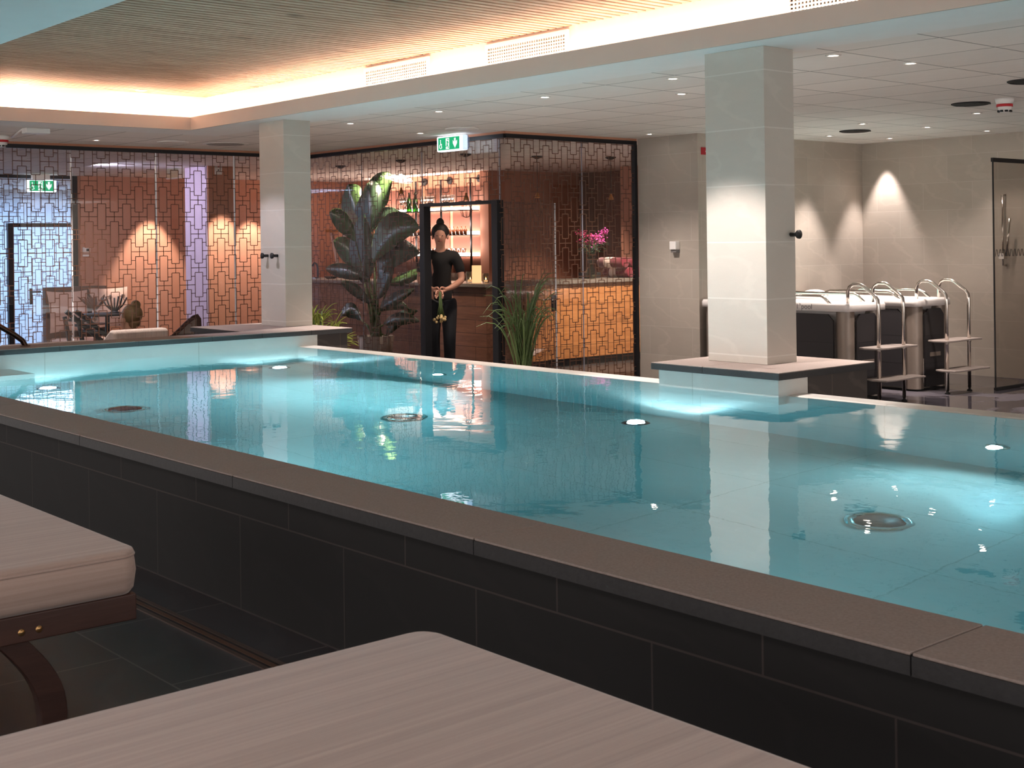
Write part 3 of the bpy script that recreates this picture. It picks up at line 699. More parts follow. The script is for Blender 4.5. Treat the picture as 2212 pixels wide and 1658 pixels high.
# candles on the counter
cand = emit('candle_flame', (255, 170, 80), 14)
wax = emit('glowing_wax', (214, 160, 112), .55)
def candle(u0, u1, v0, label, waxy):
    p0, p1 = at(u0, 606, Y=9.62), at(u1, 606, Y=9.62); h = at((u0+u1)/2, v0, Y=9.62).z-1.0415; x = (p0.x+p1.x)/2; rad = (p1.x-p0.x)*.33
    r = thing('candle', (x, 9.62, 1.0405), label, 'candle', 'candles on the bar counter')
    if waxy: MB().lathe((x, 9.62, 1.041), [(0, 0), (rad, 0), (rad, h), (rad*.8, h-.01), (0, h-.02)], 18).build('wax', wax, r)
    else:
        MB().lathe((x, 9.62, 1.041), [(0, 0), (rad, 0), (rad, h), (rad*.93, h), (rad*.93, .012), (0, .012)], 18).build('holder', GL, r)
        MB().lathe((x, 9.62, 1.054), [(0, 0), (rad*.6, 0), (rad*.6, .025), (0, .025)], 14).build('tealight', wax, r)
        MB().lathe((x, 9.62, 1.080), [(.0, 0), (.006, .006), (.003, .02), (0, .028)], 8).build('flame', cand, r)
candle(1020, 1040, 573, 'tall glowing wax pillar candle on the bar counter in the doorway', True)
candle(1007, 1025, 586, 'wide glass tealight in front of the tall candle on the bar counter', False)
candle(1043, 1056, 590, 'small glass tealight right of the tall candle on the bar counter', False)

# pendant cage lamps
def pendant(u, vt, vb, Y, label):
    pt = at(u, vt, Z=ZT-.02) if Y is None else at(u, vt, Y=Y); x, y = pt.x, pt.y
    zb = at(u, vb, Y=y).z; r = thing('pendant_lamp', (x, y, ZT), label, 'pendant lamp', 'cage pendant lamps over the bar')
    MB().lathe((x, y, ZT-.04), [(.02, 0), (.07, .025), (.07, .039), (0, .039)], 16).build('ceiling_rose', MT['blackmat'], r)
    MB().tube([(x, y, ZT-.03), (x, y, zb+.30)], .004, 6).build('cord', MT['blackmat'], r)
    MB().lathe((x, y, zb+.22), [(.035, 0), (.03, .03), (.015, .06), (.012, .085), (0, .085)], 14).build('socket', pm('brass', (190, 132, 70), .3, .9), r)
    b = MB()
    for k in range(8):
        a = k*math.pi/4; b.tube([(x+.03*math.cos(a), y+.03*math.sin(a), zb+.22), (x+.075*math.cos(a), y+.075*math.sin(a), zb+.09), (x+.055*math.cos(a), y+.055*math.sin(a), zb+.02), (x, y, zb)], .003, 5)
    b.build('cage', MT['bronze'], r)
    return r
pendant(736, 370, 475, 10.0, 'cage pendant lamp hanging left of the tall banana plant')
pendant(866, 357, 455, 10.0, 'cage pendant lamp hanging over the bar beside the big upright leaf')
pendant(1006, 347, 470, 10.0, 'cage pendant lamp hanging over the bar above the doorway')
pendant(1160, 340, 465, None, 'cage pendant lamp with a brass socket over the left end of the reception desk')
pendant(1319, 342, 468, None, 'cage pendant lamp with a brass socket above the flower vase')

# flowers, towels on the desk
dz = 1.0455; DXc = BX-.22
def dsk(u): return at(u, 590, X=DXc)
p = dsk(1277); r = thing('flower_vase', (p.x, p.y, dz), 'glass vase of pink and magenta flowers on the reception desk', 'flower vase')
MB().lathe((p.x, p.y, dz), [(0, 0), (.05, 0), (.075, .05), (.07, .10), (.035, .15), (.04, .22), (.055, .27), (.052, .27), (.036, .22), (.031, .15), (.064, .10), (.07, .05), (.045, .01), (0, .01)], 20).build('vase', clear('vase_glass', (200, 196, 170), 1.6), r)
b = MB(); lf = MB(); fl = {k: MB() for k in ('magenta', 'red', 'pink')}
rnd = random.Random(3)
for i in range(16):
    a = rnd.uniform(0, 6.28); rad = rnd.uniform(.05, .2); h = rnd.uniform(.42, .60)
    tip = Vector((p.x+rad*math.cos(a), p.y+rad*math.sin(a), dz+h)); base = Vector((p.x, p.y, dz+.03)); mid = Vector((p.x+.02*math.cos(a), p.y+.02*math.sin(a), dz+.27))
    b.tube([base, mid, tip], .003, 5)
    side = (tip.y-p.y)*XR*0 + (tip-Vector((p.x, p.y, tip.z))).dot(rv)
    key = 'pink' if side > .03 else ('red' if i % 3 == 0 else 'magenta')
    for k in range(16):
        q = tip+Vector((rnd.gauss(0, .03), rnd.gauss(0, .03), rnd.gauss(0, .02))); fl[key].ball(q, .013, 6, 4, (1, 1, .7))
    for k in range(2):
        aa = a+rnd.uniform(-1, 1); m0 = mid.lerp(tip, rnd.uniform(.1, .5)); lf.leaf([m0, m0+Vector((.08*math.cos(aa), .08*math.sin(aa), .06)), m0+Vector((.15*math.cos(aa), .15*math.sin(aa), .02))], .05)
b.build('stems', MT['reed'], r); lf.build('foliage', MT['leaf_dark'], r)
for k, c in (('magenta', (172, 40, 92)), ('red', (190, 34, 60)), ('pink', (224, 84, 178))): fl[k].build(k+'_blossoms', pm(k+'_petal', c, .6, 0, .15, 60), r)
MAR = pm('burgundy_towel', (112, 30, 46), .95, 0, .2, 90, .4, .2, .4); WT = pm('white_towel_band', (236, 214, 204), .9, 0, .05, 60)
def towel(y, z, label, dx=0):
    x1, x0 = DXc+.20+dx, DXc-.26+dx; R = .066
    r = thing('rolled_towel', ((x0+x1)/2, y, z-R), label, 'towel', 'rolled towels on the reception desk')
    MB().lathe((x0, y, z), [(0, 0), (R*.9, 0), (R, .02), (R, x1-x0-.02), (R*.92, x1-x0), (R*.8, x1-x0-.006), (R*.7, x1-x0+.002), (R*.5, x1-x0-.006), (R*.35, x1-x0+.002), (0, x1-x0-.006)], 22, 'X').build('roll', MAR, r)
    MB().lathe((x0+.12, y, z), [(R+.001, 0), (R+.003, .005), (R+.003, .115), (R+.001, .12)], 22, 'X').build('band', WT, r)
YT = dsk(1342).y; Rz = dz+.067
towel(YT-.02, Rz, 'burgundy rolled towel with a white band, lower left of the stack on the desk')
towel(YT+.125, Rz, 'burgundy rolled towel with a white band, lower right of the stack on the desk')
towel(YT-.10, Rz+.125, 'burgundy rolled towel with a white band, upper left of the stack on the desk', -.02)
towel(YT+.05, Rz+.118, 'burgundy rolled towel with a white band, upper right of the stack on the desk', .01)
p = dsk(1300); r = thing('desk_monitor', (p.x-.2, p.y, dz), 'dark low card terminal behind the flower vase on the desk', 'terminal')
box(p.x-.3, p.x-.14, p.y-.12, p.y+.12, dz+.0005, dz+.07).build('body', MT['blackmat'], r, bevel=.004); box(p.x-.137, p.x-.1365, p.y-.03, p.y+.02, dz+.03, dz+.034).build('status_light', emit('small_white_light', (255, 240, 220), 2), r)

# stepladder behind the bar
ORG = pm('orange_plastic', (226, 140, 40), .5)
ya = 10.6; r = thing('stepladder', (at(735, 560, Y=ya).x, ya, 0), 'aluminium stepladder with an orange top behind the bar', 'stepladder')
tL, tR = at(708, 497, Y=ya), at(742, 497, Y=ya); bL, bR = at(716, 497, Y=ya), at(742, 497, Y=ya)
AL = pm('brushed_aluminium', (190, 182, 176), .35, .8)
box(tL.x, tR.x, ya-.05, ya+.12, tL.z-.03, tL.z+.01).build('top_step', ORG, r, bevel=.006)
for u0, u1 in ((716, 733), (742, 768)):
    a = at(u0, 503, Y=ya); c = at(u1, 590, Y=ya); d = (c-a)/(a.z-c.z); e = a+d*(a.z-.02)
    MB().bar(a, e, .045, .025, (0, 1, 0)).build('rail', AL, r); MB().box(e.x-.03, e.x+.03, ya-.03, ya+.03, .003, .03).build('foot', ORG, r)
for z in (.35, .62, .89, 1.16):
    f = (tL.z-z)/(tL.z); box(tL.x+f*.35+.03, tR.x+f*.5, ya-.04, ya+.04, z-.012, z+.012).build('step', AL if z < 1.1 else ORG, r)
# tap on the bar at the left
p = at(687, 598, Y=9.75); r = thing('bar_tap', (p.x, 9.75, 1.0405), 'dark curved bar tap beside the left pillar', 'tap')
z0 = 1.041; MB().tube([(p.x, 9.75, z0), (p.x, 9.75, z0+.14), (p.x-.03, 9.75, z0+.2), (p.x-.09, 9.75, z0+.22), (p.x-.14, 9.75, z0+.18)], .013).build('spout', MT['blackmat'], r)
box(p.x-.12, p.x+.04, 9.68, 9.82, z0, z0+.015).build('drip_tray', MT['steel'], r)
p = at(715, 598, Y=9.8); r = thing('plate_stack', (p.x, 9.8, 1.0405), 'dark low dish on the bar counter beside the tap', 'dish')
MB().lathe((p.x, 9.8, 1.041), [(0, 0), (.06, 0), (.10, .03), (.095, .032), (.05, .01), (0, .01)], 18).build('bowl', MT['blackmat'], r)

# ------------------------------------------------------------------ plants
def bigplant():
    Yp = 8.82; c = at(812, 740, Y=Yp); r = thing('banana_plant', (c.x, Yp, 0), 'tall banana plant with broad dark leaves behind the bar glass', 'potted plant')
    MB().lathe((c.x, Yp, .003), [(0, 0), (.17, 0), (.22, .42), (.20, .42), (.18, .36), (0, .36)], 24).build('pot', MT['pot'], r)
    L = [  # base px, mid px, tip px, width px, dark
        ((800, 500), (802, 440), (792, 397), 54, 1), ((812, 475), (818, 420), (850, 379), 50, 0), ((785, 480), (765, 440), (752, 398), 46, 0),
        ((790, 612), (787, 540), (786, 460), 52, 1), ((768, 520), (745, 478), (711, 459), 24, 0), ((782, 585), (755, 540), (720, 521), 26, 0),
        ((806, 492), (830, 468), (868, 460), 20, 1), ((806, 560), (850, 500), (908, 492), 42, 0), ((818, 590), (850, 548), (908, 546), 34, 1),
        ((795, 600), (745, 585), (703, 580), 17, 1), ((840, 612), (885, 600), (928, 578), 14, 0), ((800, 655), (770, 625), (736, 609), 14, 1),
        ((822, 665), (850, 650), (898, 623), 16, 1), ((822, 672), (850, 655), (884, 667), 14, 0), ((780, 690), (760, 668), (736, 684), 18, 1),
        ((835, 725), (865, 690), (903, 671), 16, 1), ((830, 700), (865, 688), (908, 694), 14, 1), ((815, 640), (838, 600), (845, 560), 30, 1)]
    rnd = random.Random(5)
    for i, (a, m_, t, w, dk) in enumerate(L):
        y = Yp-.16+rnd.uniform(0, .32)
        A, B_, T_ = at(*a, Y=Yp+(y-Yp)*.5), at(*m_, Y=y), at(*t, Y=y+rnd.uniform(-.08, .08)); s_ = A.x
        W = (at(800+w, 500, Y=Yp).x-at(800, 500, Y=Yp).x)
        lf = MB().leaf([A, B_+(B_-(A+T_)/2)*.8, T_], W*1.12, (0, -1, .15) , .12 if i < 4 else .3, 12)
        o = lf.build('leaf', MT['leaf_dark'] if dk else MT['leaf'], r)
        g = Vector((c.x+rnd.uniform(-.05, .05), Yp+rnd.uniform(-.05, .05), .36))
        MB().tube([g, g.lerp(A, .5)+Vector((0, 0, .05)), A], [.022, .015, .007], 6).build('stalk', MT['reed'], r)
bigplant()
def blades(name, label, c, n, h, spread, w, mat, seed, z0, arch=1.0, pot=.16, lean=(0, 0)):
    rnd = random.Random(seed); r = thing(name, (c[0], c[1], 0), label, 'potted plant')
    MB().lathe((c[0], c[1], .003), [(0, 0), (pot*.8, 0), (pot, z0), (pot*.9, z0), (pot*.85, z0-.03), (0, z0-.03)], 20).build('pot', MT['pot'], r)
    mb = MB()
    for i in range(n):
        a = rnd.uniform(0, 6.283); rr = rnd.uniform(.2, 1)**.7*spread; hh = h*rnd.uniform(.55, 1.0)
        b_ = Vector((c[0]+rnd.uniform(-.06, .06), c[1]+rnd.uniform(-.06, .06), z0-.03)); dx, dy = math.cos(a)*rr+lean[0], math.sin(a)*rr+lean[1]
        m_ = b_+Vector((dx*.35, dy*.35, hh*arch)); t = b_+Vector((dx, dy, hh*rnd.uniform(.55, 1.0)))
        mb.leaf([b_, b_.lerp(m_, .5), m_, t], w*rnd.uniform(.7, 1.2), (rnd.uniform(-1, 1), rnd.uniform(-1, 1), .3), .3, 7, shape=.9)
    mb.build('blades', mat, r); return r
p = at(1130, 760, Y=7.95); blades('reed_grass', 'tall arching reed grass in a pot in front of the open glass door', (p.x, 7.95), 70, 1.02, .42, .017, MT['reed'], 4, .30)
p = at(1125, 700, Y=7.9); 
p = at(690, 740, Y=7.1)
def spiky():
    c = Vector((p.x, 7.1, 0)); r = thing('dracaena', c, 'lime green spiky plant beside the left pillar', 'potted plant'); rnd = random.Random(8)
    MB().lathe((c.x, c.y, .003), [(0, 0), (.15, 0), (.19, .36), (.17, .36), (.16, .32), (0, .32)], 20).build('pot', MT['pot'], r)
    for (u, v), n, s_ in (((700, 745), 30, .26), ((690, 715), 26, .24), ((678, 690), 18, .2), ((722, 738), 24, .24), ((712, 705), 14, .2), ((695, 672), 8, .18)):
        q = at(u, v, Y=7.1); st = Vector((c.x, c.y, .32)); MB().tube([st, (st+q)/2+Vector((0, 0, .03)), q], .008, 6).build('stem', MT['reed'], r)
        mb = MB()
        for i in range(n):
            d = (rv*rnd.uniform(-.15, 1)+uv*rnd.uniform(-.25, .6)-fv*rnd.uniform(-.6, .6)).normalized(); b_ = q-uv*rnd.uniform(0, .12)+rv*rnd.uniform(-.03, .03)
            mb.leaf([b_, b_+d*s_*.5+uv*.07, b_+d*s_+uv*rnd.uniform(-.02, .06)], .022, (0, 0, 1), .3, 6)
        mb.build('leaf_tuft', MT['leaf_lime'], r)
spiky()
# ------------------------------------------------------------------ people
SKIN = pm('skin', (204, 152, 130), .5, 0, .06, 30, .02); SHIRT = pm('black_cotton', (26, 26, 28), .9, 0, .15, 80); TROUS = pm('dark_trousers', (28, 30, 36), .9, 0, .15, 80)
def skinmesh(name, nodes, edges, mat, parent, org, axes, sub=2, root=0):
    """one continuous surface grown round a skeleton; nodes are ((side, front, up), radius)"""
    s_, f_ = axes; bm = bmesh.new(); L = bm.verts.layers.skin.verify(); vs = []
    for (p, r) in nodes:
        v = bm.verts.new(s_*p[0]+f_*p[1]+Vector((0, 0, p[2]))); rr = r if isinstance(r, tuple) else (r, r); v[L].radius = rr; vs.append(v)
    for a, b in edges: bm.edges.new((vs[a], vs[b]))
    bm.verts.ensure_lookup_table(); vs[root][L].use_root = True
    me = bpy.data.meshes.new(name); bm.to_mesh(me); bm.free(); o = bpy.data.objects.new(name, me); COL.objects.link(o)
    sk = o.modifiers.new('skin', 'SKIN'); sk.use_smooth_shade = True; sk.branch_smoothing = .4
    q = o.modifiers.new('sub', 'SUBSURF'); q.levels = q.render_levels = sub
    bpy.context.view_layer.update(); dg = bpy.context.evaluated_depsgraph_get(); m2 = bpy.data.meshes.new_from_object(o.evaluated_get(dg))
    o.modifiers.clear(); o.data = m2; m2.name = name; m2.materials.clear(); m2.materials.append(mat)
    for pl in m2.polygons: pl.use_smooth = True
    o.parent = parent
    return o
def chain(nodes, edges, frm, pts):
    for p, r in pts:
        nodes.append((p, r)); edges.append((frm, len(nodes)-1)); frm = len(nodes)-1
    return frm
def hand(nodes, edges, wrist, w, d, side, up=(0, 0, 1), curl=.5):
    """palm with four unequal fingers and a thumb, fingers curling inwards"""
    w, d, sd, up = Vector(w), Vector(d).normalized(), Vector(side).normalized(), Vector(up).normalized()
    pm_ = w+d*.055; pal = chain(nodes, edges, wrist, [(tuple(pm_), (.034, .017))])
    for k, ln in ((-1.5, .060), (-.5, .075), (.5, .080), (1.5, .070)):
        b_ = pm_+d*.03+sd*k*.019; t1 = b_+d*ln*.5-up*ln*.1*curl; t2 = t1+d*ln*.28-up*ln*.35*curl; t3 = t2+d*ln*.08-up*ln*.3*curl
        chain(nodes, edges, pal, [(tuple(b_), .0095), (tuple(t1), .009), (tuple(t2), .0085), (tuple(t3), .0075)])
    tb = w+d*.03+sd*.036; chain(nodes, edges, wrist, [(tuple(tb), .012), (tuple(tb+d*.03+sd*.02-up*.01), .010), (tuple(tb+d*.055+sd*.012-up*.02), .008)])
def face(r, s_, f_, c, mats, k=1.0):
    T = lambda a, b, z: tuple(Vector(c)+s_*a*k+f_*b*k+Vector((0, 0, z*k)))
    m = MB()
    for sg in (-1, 1): m.ball(T(sg*.030, .083, .004), .0075*k, 8, 6, (1.3, 1, .7))
    m.build('eyes', pm('dark_eye', (34, 26, 24), .3), r)
    m = MB().ball(T(0, .10, -.018), .014*k, 8, 6, (1, 1, 1.5))
    for sg in (-1, 1): m.ball(T(sg*.082, .0, -.01), .022*k, 8, 6, (.5, .8, 1.2))
    m.build('nose_and_ears', SKIN, r)
    MB().tube([T(-.024, .082, -.055), T(0, .090, -.056), T(.024, .082, -.055)], .006*k, 6).build('mouth', pm('lips', (150, 84, 76), .5), r)

def staff():
    c = at(953, 620, Y=8.80); org = Vector((c.x, 8.80, .002)); s_ = rv.copy(); f_ = -fv
    r = thing('person', org, 'person in black T-shirt and dark trousers in the doorway, greens held in both hands', 'person')
    n = []; e = []
    n.append(((0, 0, .93), (.135, .10)))                                    # pelvis
    ch = chain(n, e, 0, [((0, .005, 1.08), (.115, .09)), ((0, .015, 1.26), (.145, .10)), ((0, .03, 1.385), (.09, .07)), ((0, .05, 1.45), .048), ((0, .075, 1.50), .052)])
    chain(n, e, ch, [((0, .095, 1.555), (.070, .082)), ((0, .085, 1.62), (.078, .09)), ((0, .07, 1.665), (.06, .07))])
    for sg in (-1, 1):
        sh = chain(n, e, 3, [((sg*.15, .02, 1.365), .058), ((sg*.205, .03, 1.25), .047), ((sg*.235, .06, 1.10), .040), ((sg*.15, .20, 1.04), .035), ((sg*.065, .29, 1.00), .024)])
        hand(n, e, sh, (sg*.065, .29, 1.00), (-sg*.75, .55, -.25), (0, .2, .9), (-.2*sg, -.6, .6), .9)
        hp = chain(n, e, 0, [((sg*.085, 0, .86), (.095, .095)), ((sg*.09, .03+.05*(sg > 0), .48), .062), ((sg*.085, -.01, .28), .055), ((sg*.085, -.02+.02*sg, .09), .038), ((sg*.09, .09, .035), (.04, .03)), ((sg*.095, .16, .03), (.035, .02))])
    skinmesh('body', n, e, SKIN, r, org, (s_, f_))
    n = [((0, 0, .84), (.150, .120)), ((0, 0, .92), (.152, .122))]; e = [(0, 1)]
    ch = chain(n, e, 1, [((0, .005, 1.08), (.130, .105)), ((0, .015, 1.26), (.160, .115)), ((0, .03, 1.385), (.13, .095)), ((0, .042, 1.425), (.075, .068))])
    for sg in (-1, 1): chain(n, e, 4, [((sg*.155, .02, 1.37), .084), ((sg*.208, .03, 1.25), .062), ((sg*.226, .045, 1.16), .058)])
    skinmesh('t_shirt', n, e, SHIRT, r, org, (s_, f_))
    n = [((0, 0, .98), (.140, .105))]; e = []
    for sg in (-1, 1): chain(n, e, 0, [((sg*.085, 0, .84), (.105, .105)), ((sg*.09, .03+.05*(sg > 0), .48), .076), ((sg*.085, -.01, .28), .07), ((sg*.085, -.02+.02*sg, .08), .062)])
    skinmesh('trousers', n, e, TROUS, r, org, (s_, f_))
    hc = org+f_*.075+Vector((0, 0, 1.60)); HR = pm('dark_hair', (30, 24, 22), .6, 0, .3, 120, .3)
    MB().ball(hc+f_*-.022+Vector((0, 0, .035)), .098, 18, 12, (1, 1.02, 1.0)).ball(hc+f_*-.04+Vector((0, 0, .135)), .045, 12, 8, (1, 1, 1.25)).build('hair', HR, r)
    face(r, s_, f_, hc+Vector((0, 0, -.012)), None)
    # shoes
    for sg in (-1, 1):
        q = org+s_*sg*.09+f_*(.06)
        MB().ball(q+Vector((0, 0, .04)), .05, 12, 8, (1.0, 1.0, .8)).ball(q+f_*.09+Vector((0, 0, .03)), .045, 12, 8, (1, 1, .66)).build('shoe', MT['blackmat'], r)
    # greens held upside down
    hq = org+f_*.36+s_*.01+Vector((0, 0, .985)); g = thing('herb_bunch', hq, 'pale bunch of stems with roots hanging from the hands of the person in the doorway', 'bunch of stems')
    b = MB(); rnd = random.Random(2); b2 = MB()
    for i in range(10):
        q = Vector((rnd.uniform(-.03, .03), rnd.uniform(-.03, .03), 0)); b.tube([hq+q*.3, hq+q*.4+Vector((0, 0, -.15)), hq+q+Vector((0, 0, -.27))], .005, 5)
    for i in range(16):
        q = Vector((rnd.uniform(-.055, .055), rnd.uniform(-.05, .05), rnd.uniform(-.34, -.26))); b2.ball(hq+q, .018, 6, 5)
    b.build('stems', MT['reed'], g); b2.build('root_heads', pm('straw', (196, 170, 120), .8), g)
staff()

def guest():
    made = set(bpy.data.objects)
    X = -14.05; c = at(284, 684, X=X); org = Vector((c.x, c.y, -.55)); f_ = Vector((-.80, -.60, 0)).normalized(); s_ = Vector((f_.y, -f_.x, 0))
    K = 1.2; H = (c.z+.55)/K; d = H-.74
    r = thing('person', org, 'seated person with fair hair in a bun and burgundy top behind the left glass', 'person')
    n = [((0, 0, d+.03), (.15, .12))]; e = []
    chain(n, e, 0, [((0, -.03, d+.2), (.125, .10)), ((0, -.03, d+.38), (.15, .105)), ((0, -.01, d+.50), (.09, .07)), ((0, .01, d+.565), .046), ((0, .03, d+.62), .050)])
    chain(n, e, 5, [((0, .045, d+.67), (.068, .080)), ((0, .03, d+.74), (.076, .09)), ((0, .015, d+.79), (.06, .07))])
    for sg in (-1, 1):
        sh = chain(n, e, 3, [((sg*.15, -.01, d+.485), .055), ((sg*.21, .02, d+.34), .046), ((sg*.23, .08, d+.22), .038), ((sg*.17, .26, d+.20), .032), ((sg*.14, .33, d+.19), .024)])
        hand(n, e, sh, (sg*.14, .33, d+.19), (-sg*.2, 1, 0), (1, 0, 0), (0, 0, 1), .5)
        chain(n, e, 0, [((sg*.09, .12, d+.02), .085), ((sg*.11, .44, d+.06), .06), ((sg*.11, .47, d-.16), .05), ((sg*.11, .45, .07), .036), ((sg*.11, .57, .03), (.038, .024))])
    skinmesh('body', n, e, SKIN, r, org, (s_, f_))
    TOP = pm('burgundy_top', (70, 26, 38), .9, 0, .15, 70)
    n = [((0, 0, d+.06), (.165, .135))]; e = []
    chain(n, e, 0, [((0, -.03, d+.2), (.14, .115)), ((0, -.03, d+.38), (.165, .12)), ((0, -.012, d+.485), (.11, .085)), ((0, 0, d+.53), (.066, .062))])
    for sg in (-1, 1): chain(n, e, 3, [((sg*.155, -.01, d+.482), .070), ((sg*.212, .02, d+.34), .060), ((sg*.232, .08, d+.22), .05)])
    skinmesh('top', n, e, TOP, r, org, (s_, f_))
    n = [((0, 0, d+.04), (.16, .13))]; e = []
    for sg in (-1, 1): chain(n, e, 0, [((sg*.09, .12, d+.02), .10), ((sg*.11, .44, d+.06), .075), ((sg*.11, .47, d-.16), .065), ((sg*.11, .45, .10), .055)])
    skinmesh('trousers', n, e, TROUS, r, org, (s_, f_))
    hc = org+f_*.03+Vector((0, 0, d+.735)); HR = pm('fair_hair', (132, 104, 74), .55, 0, .3, 110, .3)
    MB().ball(hc-f_*.038+Vector((0, 0, .030)), .098, 18, 12, (1, 1, 1)).ball(hc-f_*.075+Vector((0, 0, .115)), .048, 14, 9).ball(hc-f_*.055+Vector((0, 0, -.045)), .062, 14, 9).build('hair', HR, r)
    face(r, s_, f_, hc+Vector((0, 0, -.012)), None)
    MB().tube([tuple(org+s_*.07*math.cos(a)+f_*(.005+.068*math.sin(a))+Vector((0, 0, d+.53))) for a in [k*math.pi/6 for k in range(13)]], .014, 8).build('pale_collar', pm('pale_collar', (222, 210, 204), .9), r)
    # low chair she sits in
    q = thing('lounge_chair', org, 'low rattan lounge chair the person with the bun sits in', 'chair')
    def B(a0, a1, b0, b1, z0, z1): 
        return MB().obox(org+s_*(a0+a1)/2+f_*(b0+b1)/2+Vector((0, 0, (z0+z1)/2)), s_*(a1-a0)/2, f_*(b1-b0)/2, Vector((0, 0, (z1-z0)/2)))
    RT = pm('brown_rattan', (104, 68, 50), .7, 0, .3, 60, .3); CR_ = pm('cream_fabric', (214, 198, 186), .9, 0, .05, 60)
    B(-.30, .30, -.22, .38, d-.20, d-.11).build('seat_frame', RT, q); B(-.28, .28, -.16, .36, d-.109, d-.09).build('seat_cushion', CR_, q)
    B(-.30, .30, -.33, -.25, d-.2, d+.30).build('backrest', RT, q)
    for sg in (-1, 1):
        for bb in (-.28, .34): B(sg*.28-.02, sg*.28+.02, bb-.02, bb+.02, .003, d-.2).build('leg', RT, q)
        MB().tube([tuple(org+s_*sg*.31+f_*b_+Vector((0, 0, z))) for b_, z in ((-.28, d+.28), (-.1, d+.17), (.2, d+.13), (.36, d+.10), (.38, d-.1))], .018, 8).build('armrest', RT, q)
    for o in set(bpy.data.objects)-made:
        if o.parent is None: o.scale = (K,)*3
guest()

# ------------------------------------------------------------------ lounge furniture behind the left glass
CREAM = pm('cream_cushion', (190, 160, 146), .9, 0, .05, 40); RATT = pm('dark_rattan', (78, 50, 40), .7, 0, .3, 60, .3)
y0, y1 = at(160, 650, X=-18.9).y, at(246, 650, X=-18.9).y; zt = at(200, 619, X=-18.9).z
r = thing('lounge_sofa', (-18.9, (y0+y1)/2, -.55), 'rattan sofa against the far terracotta wall of the lounge', 'sofa')
box(-19.35, -19.2, y0-.3, y1+.02, -.2, zt).build('backrest', RATT, r); box(-19.2, -18.4, y0-.3, y1+.02, -.22, .05).build('seat', RATT, r)
for xx, yy in ((-19.2, y0-.2), (-19.2, y1-.1), (-18.5, y0-.2), (-18.5, y1-.1)): box(xx-.03, xx+.03, yy-.03, yy+.03, -.549, -.2205).build('leg', RATT, r)
box(-19.15, -18.42, y0-.28, y1, .0505, .17).build('seat_cushion', CREAM, r, bevel=.03)
def pillow(y, z, w, lab):
    b = MB(); n = 8; vs = []; fs = []
    for sg in (-1, 1):
        for i in range(n+1):
            for j in range(n+1):
                a, c = i/n*2-1, j/n*2-1; t = .09*((1-a**4)*(1-c**4))**.6; k = 1-.10*(1-abs(a*c))
                vs.append((-19.05+sg*t+.06*c*-1, y+a*w/2*(1-.08*(1-c*c)), z+c*w/2*(1-.08*(1-a*a))))
    for sg in range(2):
        o = sg*(n+1)**2
        for i in range(n):
            for j in range(n):
                f = (o+i*(n+1)+j, o+(i+1)*(n+1)+j, o+(i+1)*(n+1)+j+1, o+i*(n+1)+j+1); fs.append(f if sg else f[::-1])
    b.add(vs, fs, True); o = b.build('pillow', CREAM, loc=(-19.05, y, z)); return tag(o, lab, 'pillow', 'pillows on the lounge sofa')
pw = .62; ym = (y0+y1)/2
pillow(ym-.33, zt-.36, pw, 'square cream pillow on the lounge sofa, left one beside the black door frame'); pillow(ym+.31, zt-.33, pw, 'square cream pillow on the lounge sofa, right one')
# table with dark vases and a branch
c = at(232, 690, X=-16.6); tz = at(232, 676, X=-16.6).z
r = thing('side_table', (c.x, c.y, -.55), 'dark low table beside the seated person', 'table')
MB().lathe((c.x, c.y, tz-.03), [(0, 0), (.30, 0), (.30, .03), (0, .03)], 24).build('tabletop', MT['blackmat'], r); MB().tube([(c.x, c.y, -.53), (c.x, c.y, tz-.03)], .03).lathe((c.x, c.y, -.549), [(.2, 0), (.2, .02), (.03, .03)], 20).build('pedestal', MT['blackmat'], r)
r = thing('candle_holder', (c.x, c.y+.1, tz+.0005), 'dark ornate candle holder on the low lounge table', 'candle holder')
b = MB()
for k in range(7): b.tube([(c.x, c.y+.1, tz+.001), (c.x+.02*k-.06, c.y+.1+.03*(k-3), tz+.1), (c.x+.03*k-.09, c.y+.1+.045*(k-3), tz+.2+.02*(k % 3))], .012, 6)
b.lathe((c.x, c.y+.1, tz+.001), [(.07, 0), (.05, .02), (0, .03)], 14).build('branches', MT['blackmat'], r)
MB().ball((c.x+.05, c.y+.02, tz+.21), .03, 8, 6).ball((c.x+.05, c.y+.2, tz+.22), .03, 8, 6).build('glass_cups', GL, r)
q = at(205, 672, X=-17.4); r = thing('leafy_sprig', (q.x, q.y, q.z), 'leafy sprig in a small vase in front of the pale sofa pillows', 'plant sprig')
b = MB(); rnd = random.Random(6)
for k in range(12):
    a = rnd.uniform(-1, 1); b.leaf([q, q+Vector((0, a*.1, .12)), q+Vector((0, a*.25, .12+.14*rnd.random()))], .05, (1, 0, 0), .2, 5)
b.build('foliage', pm('dry_leaf', (104, 66, 48), .7), r)
MB().lathe(q-Vector((0, 0, .16)), [(0, 0), (.04, 0), (.05, .08), (.02, .16), (.015, .16), (.04, .08), (0, .01)], 14).build('vase', GL, r)
q2 = q-Vector((0, 0, .162)); r = thing('vase_stand', (q2.x, q2.y, -.55), 'low dark stand under the sprig vase in the lounge', 'stand')
MB().lathe((q2.x, q2.y, q2.z-.02), [(0, 0), (.16, 0), (.16, .02), (0, .02)], 20).build('tabletop', RATT, r); MB().tube([(q2.x, q2.y, -.549), (q2.x, q2.y, q2.z-.02)], .025).build('leg', RATT, r)
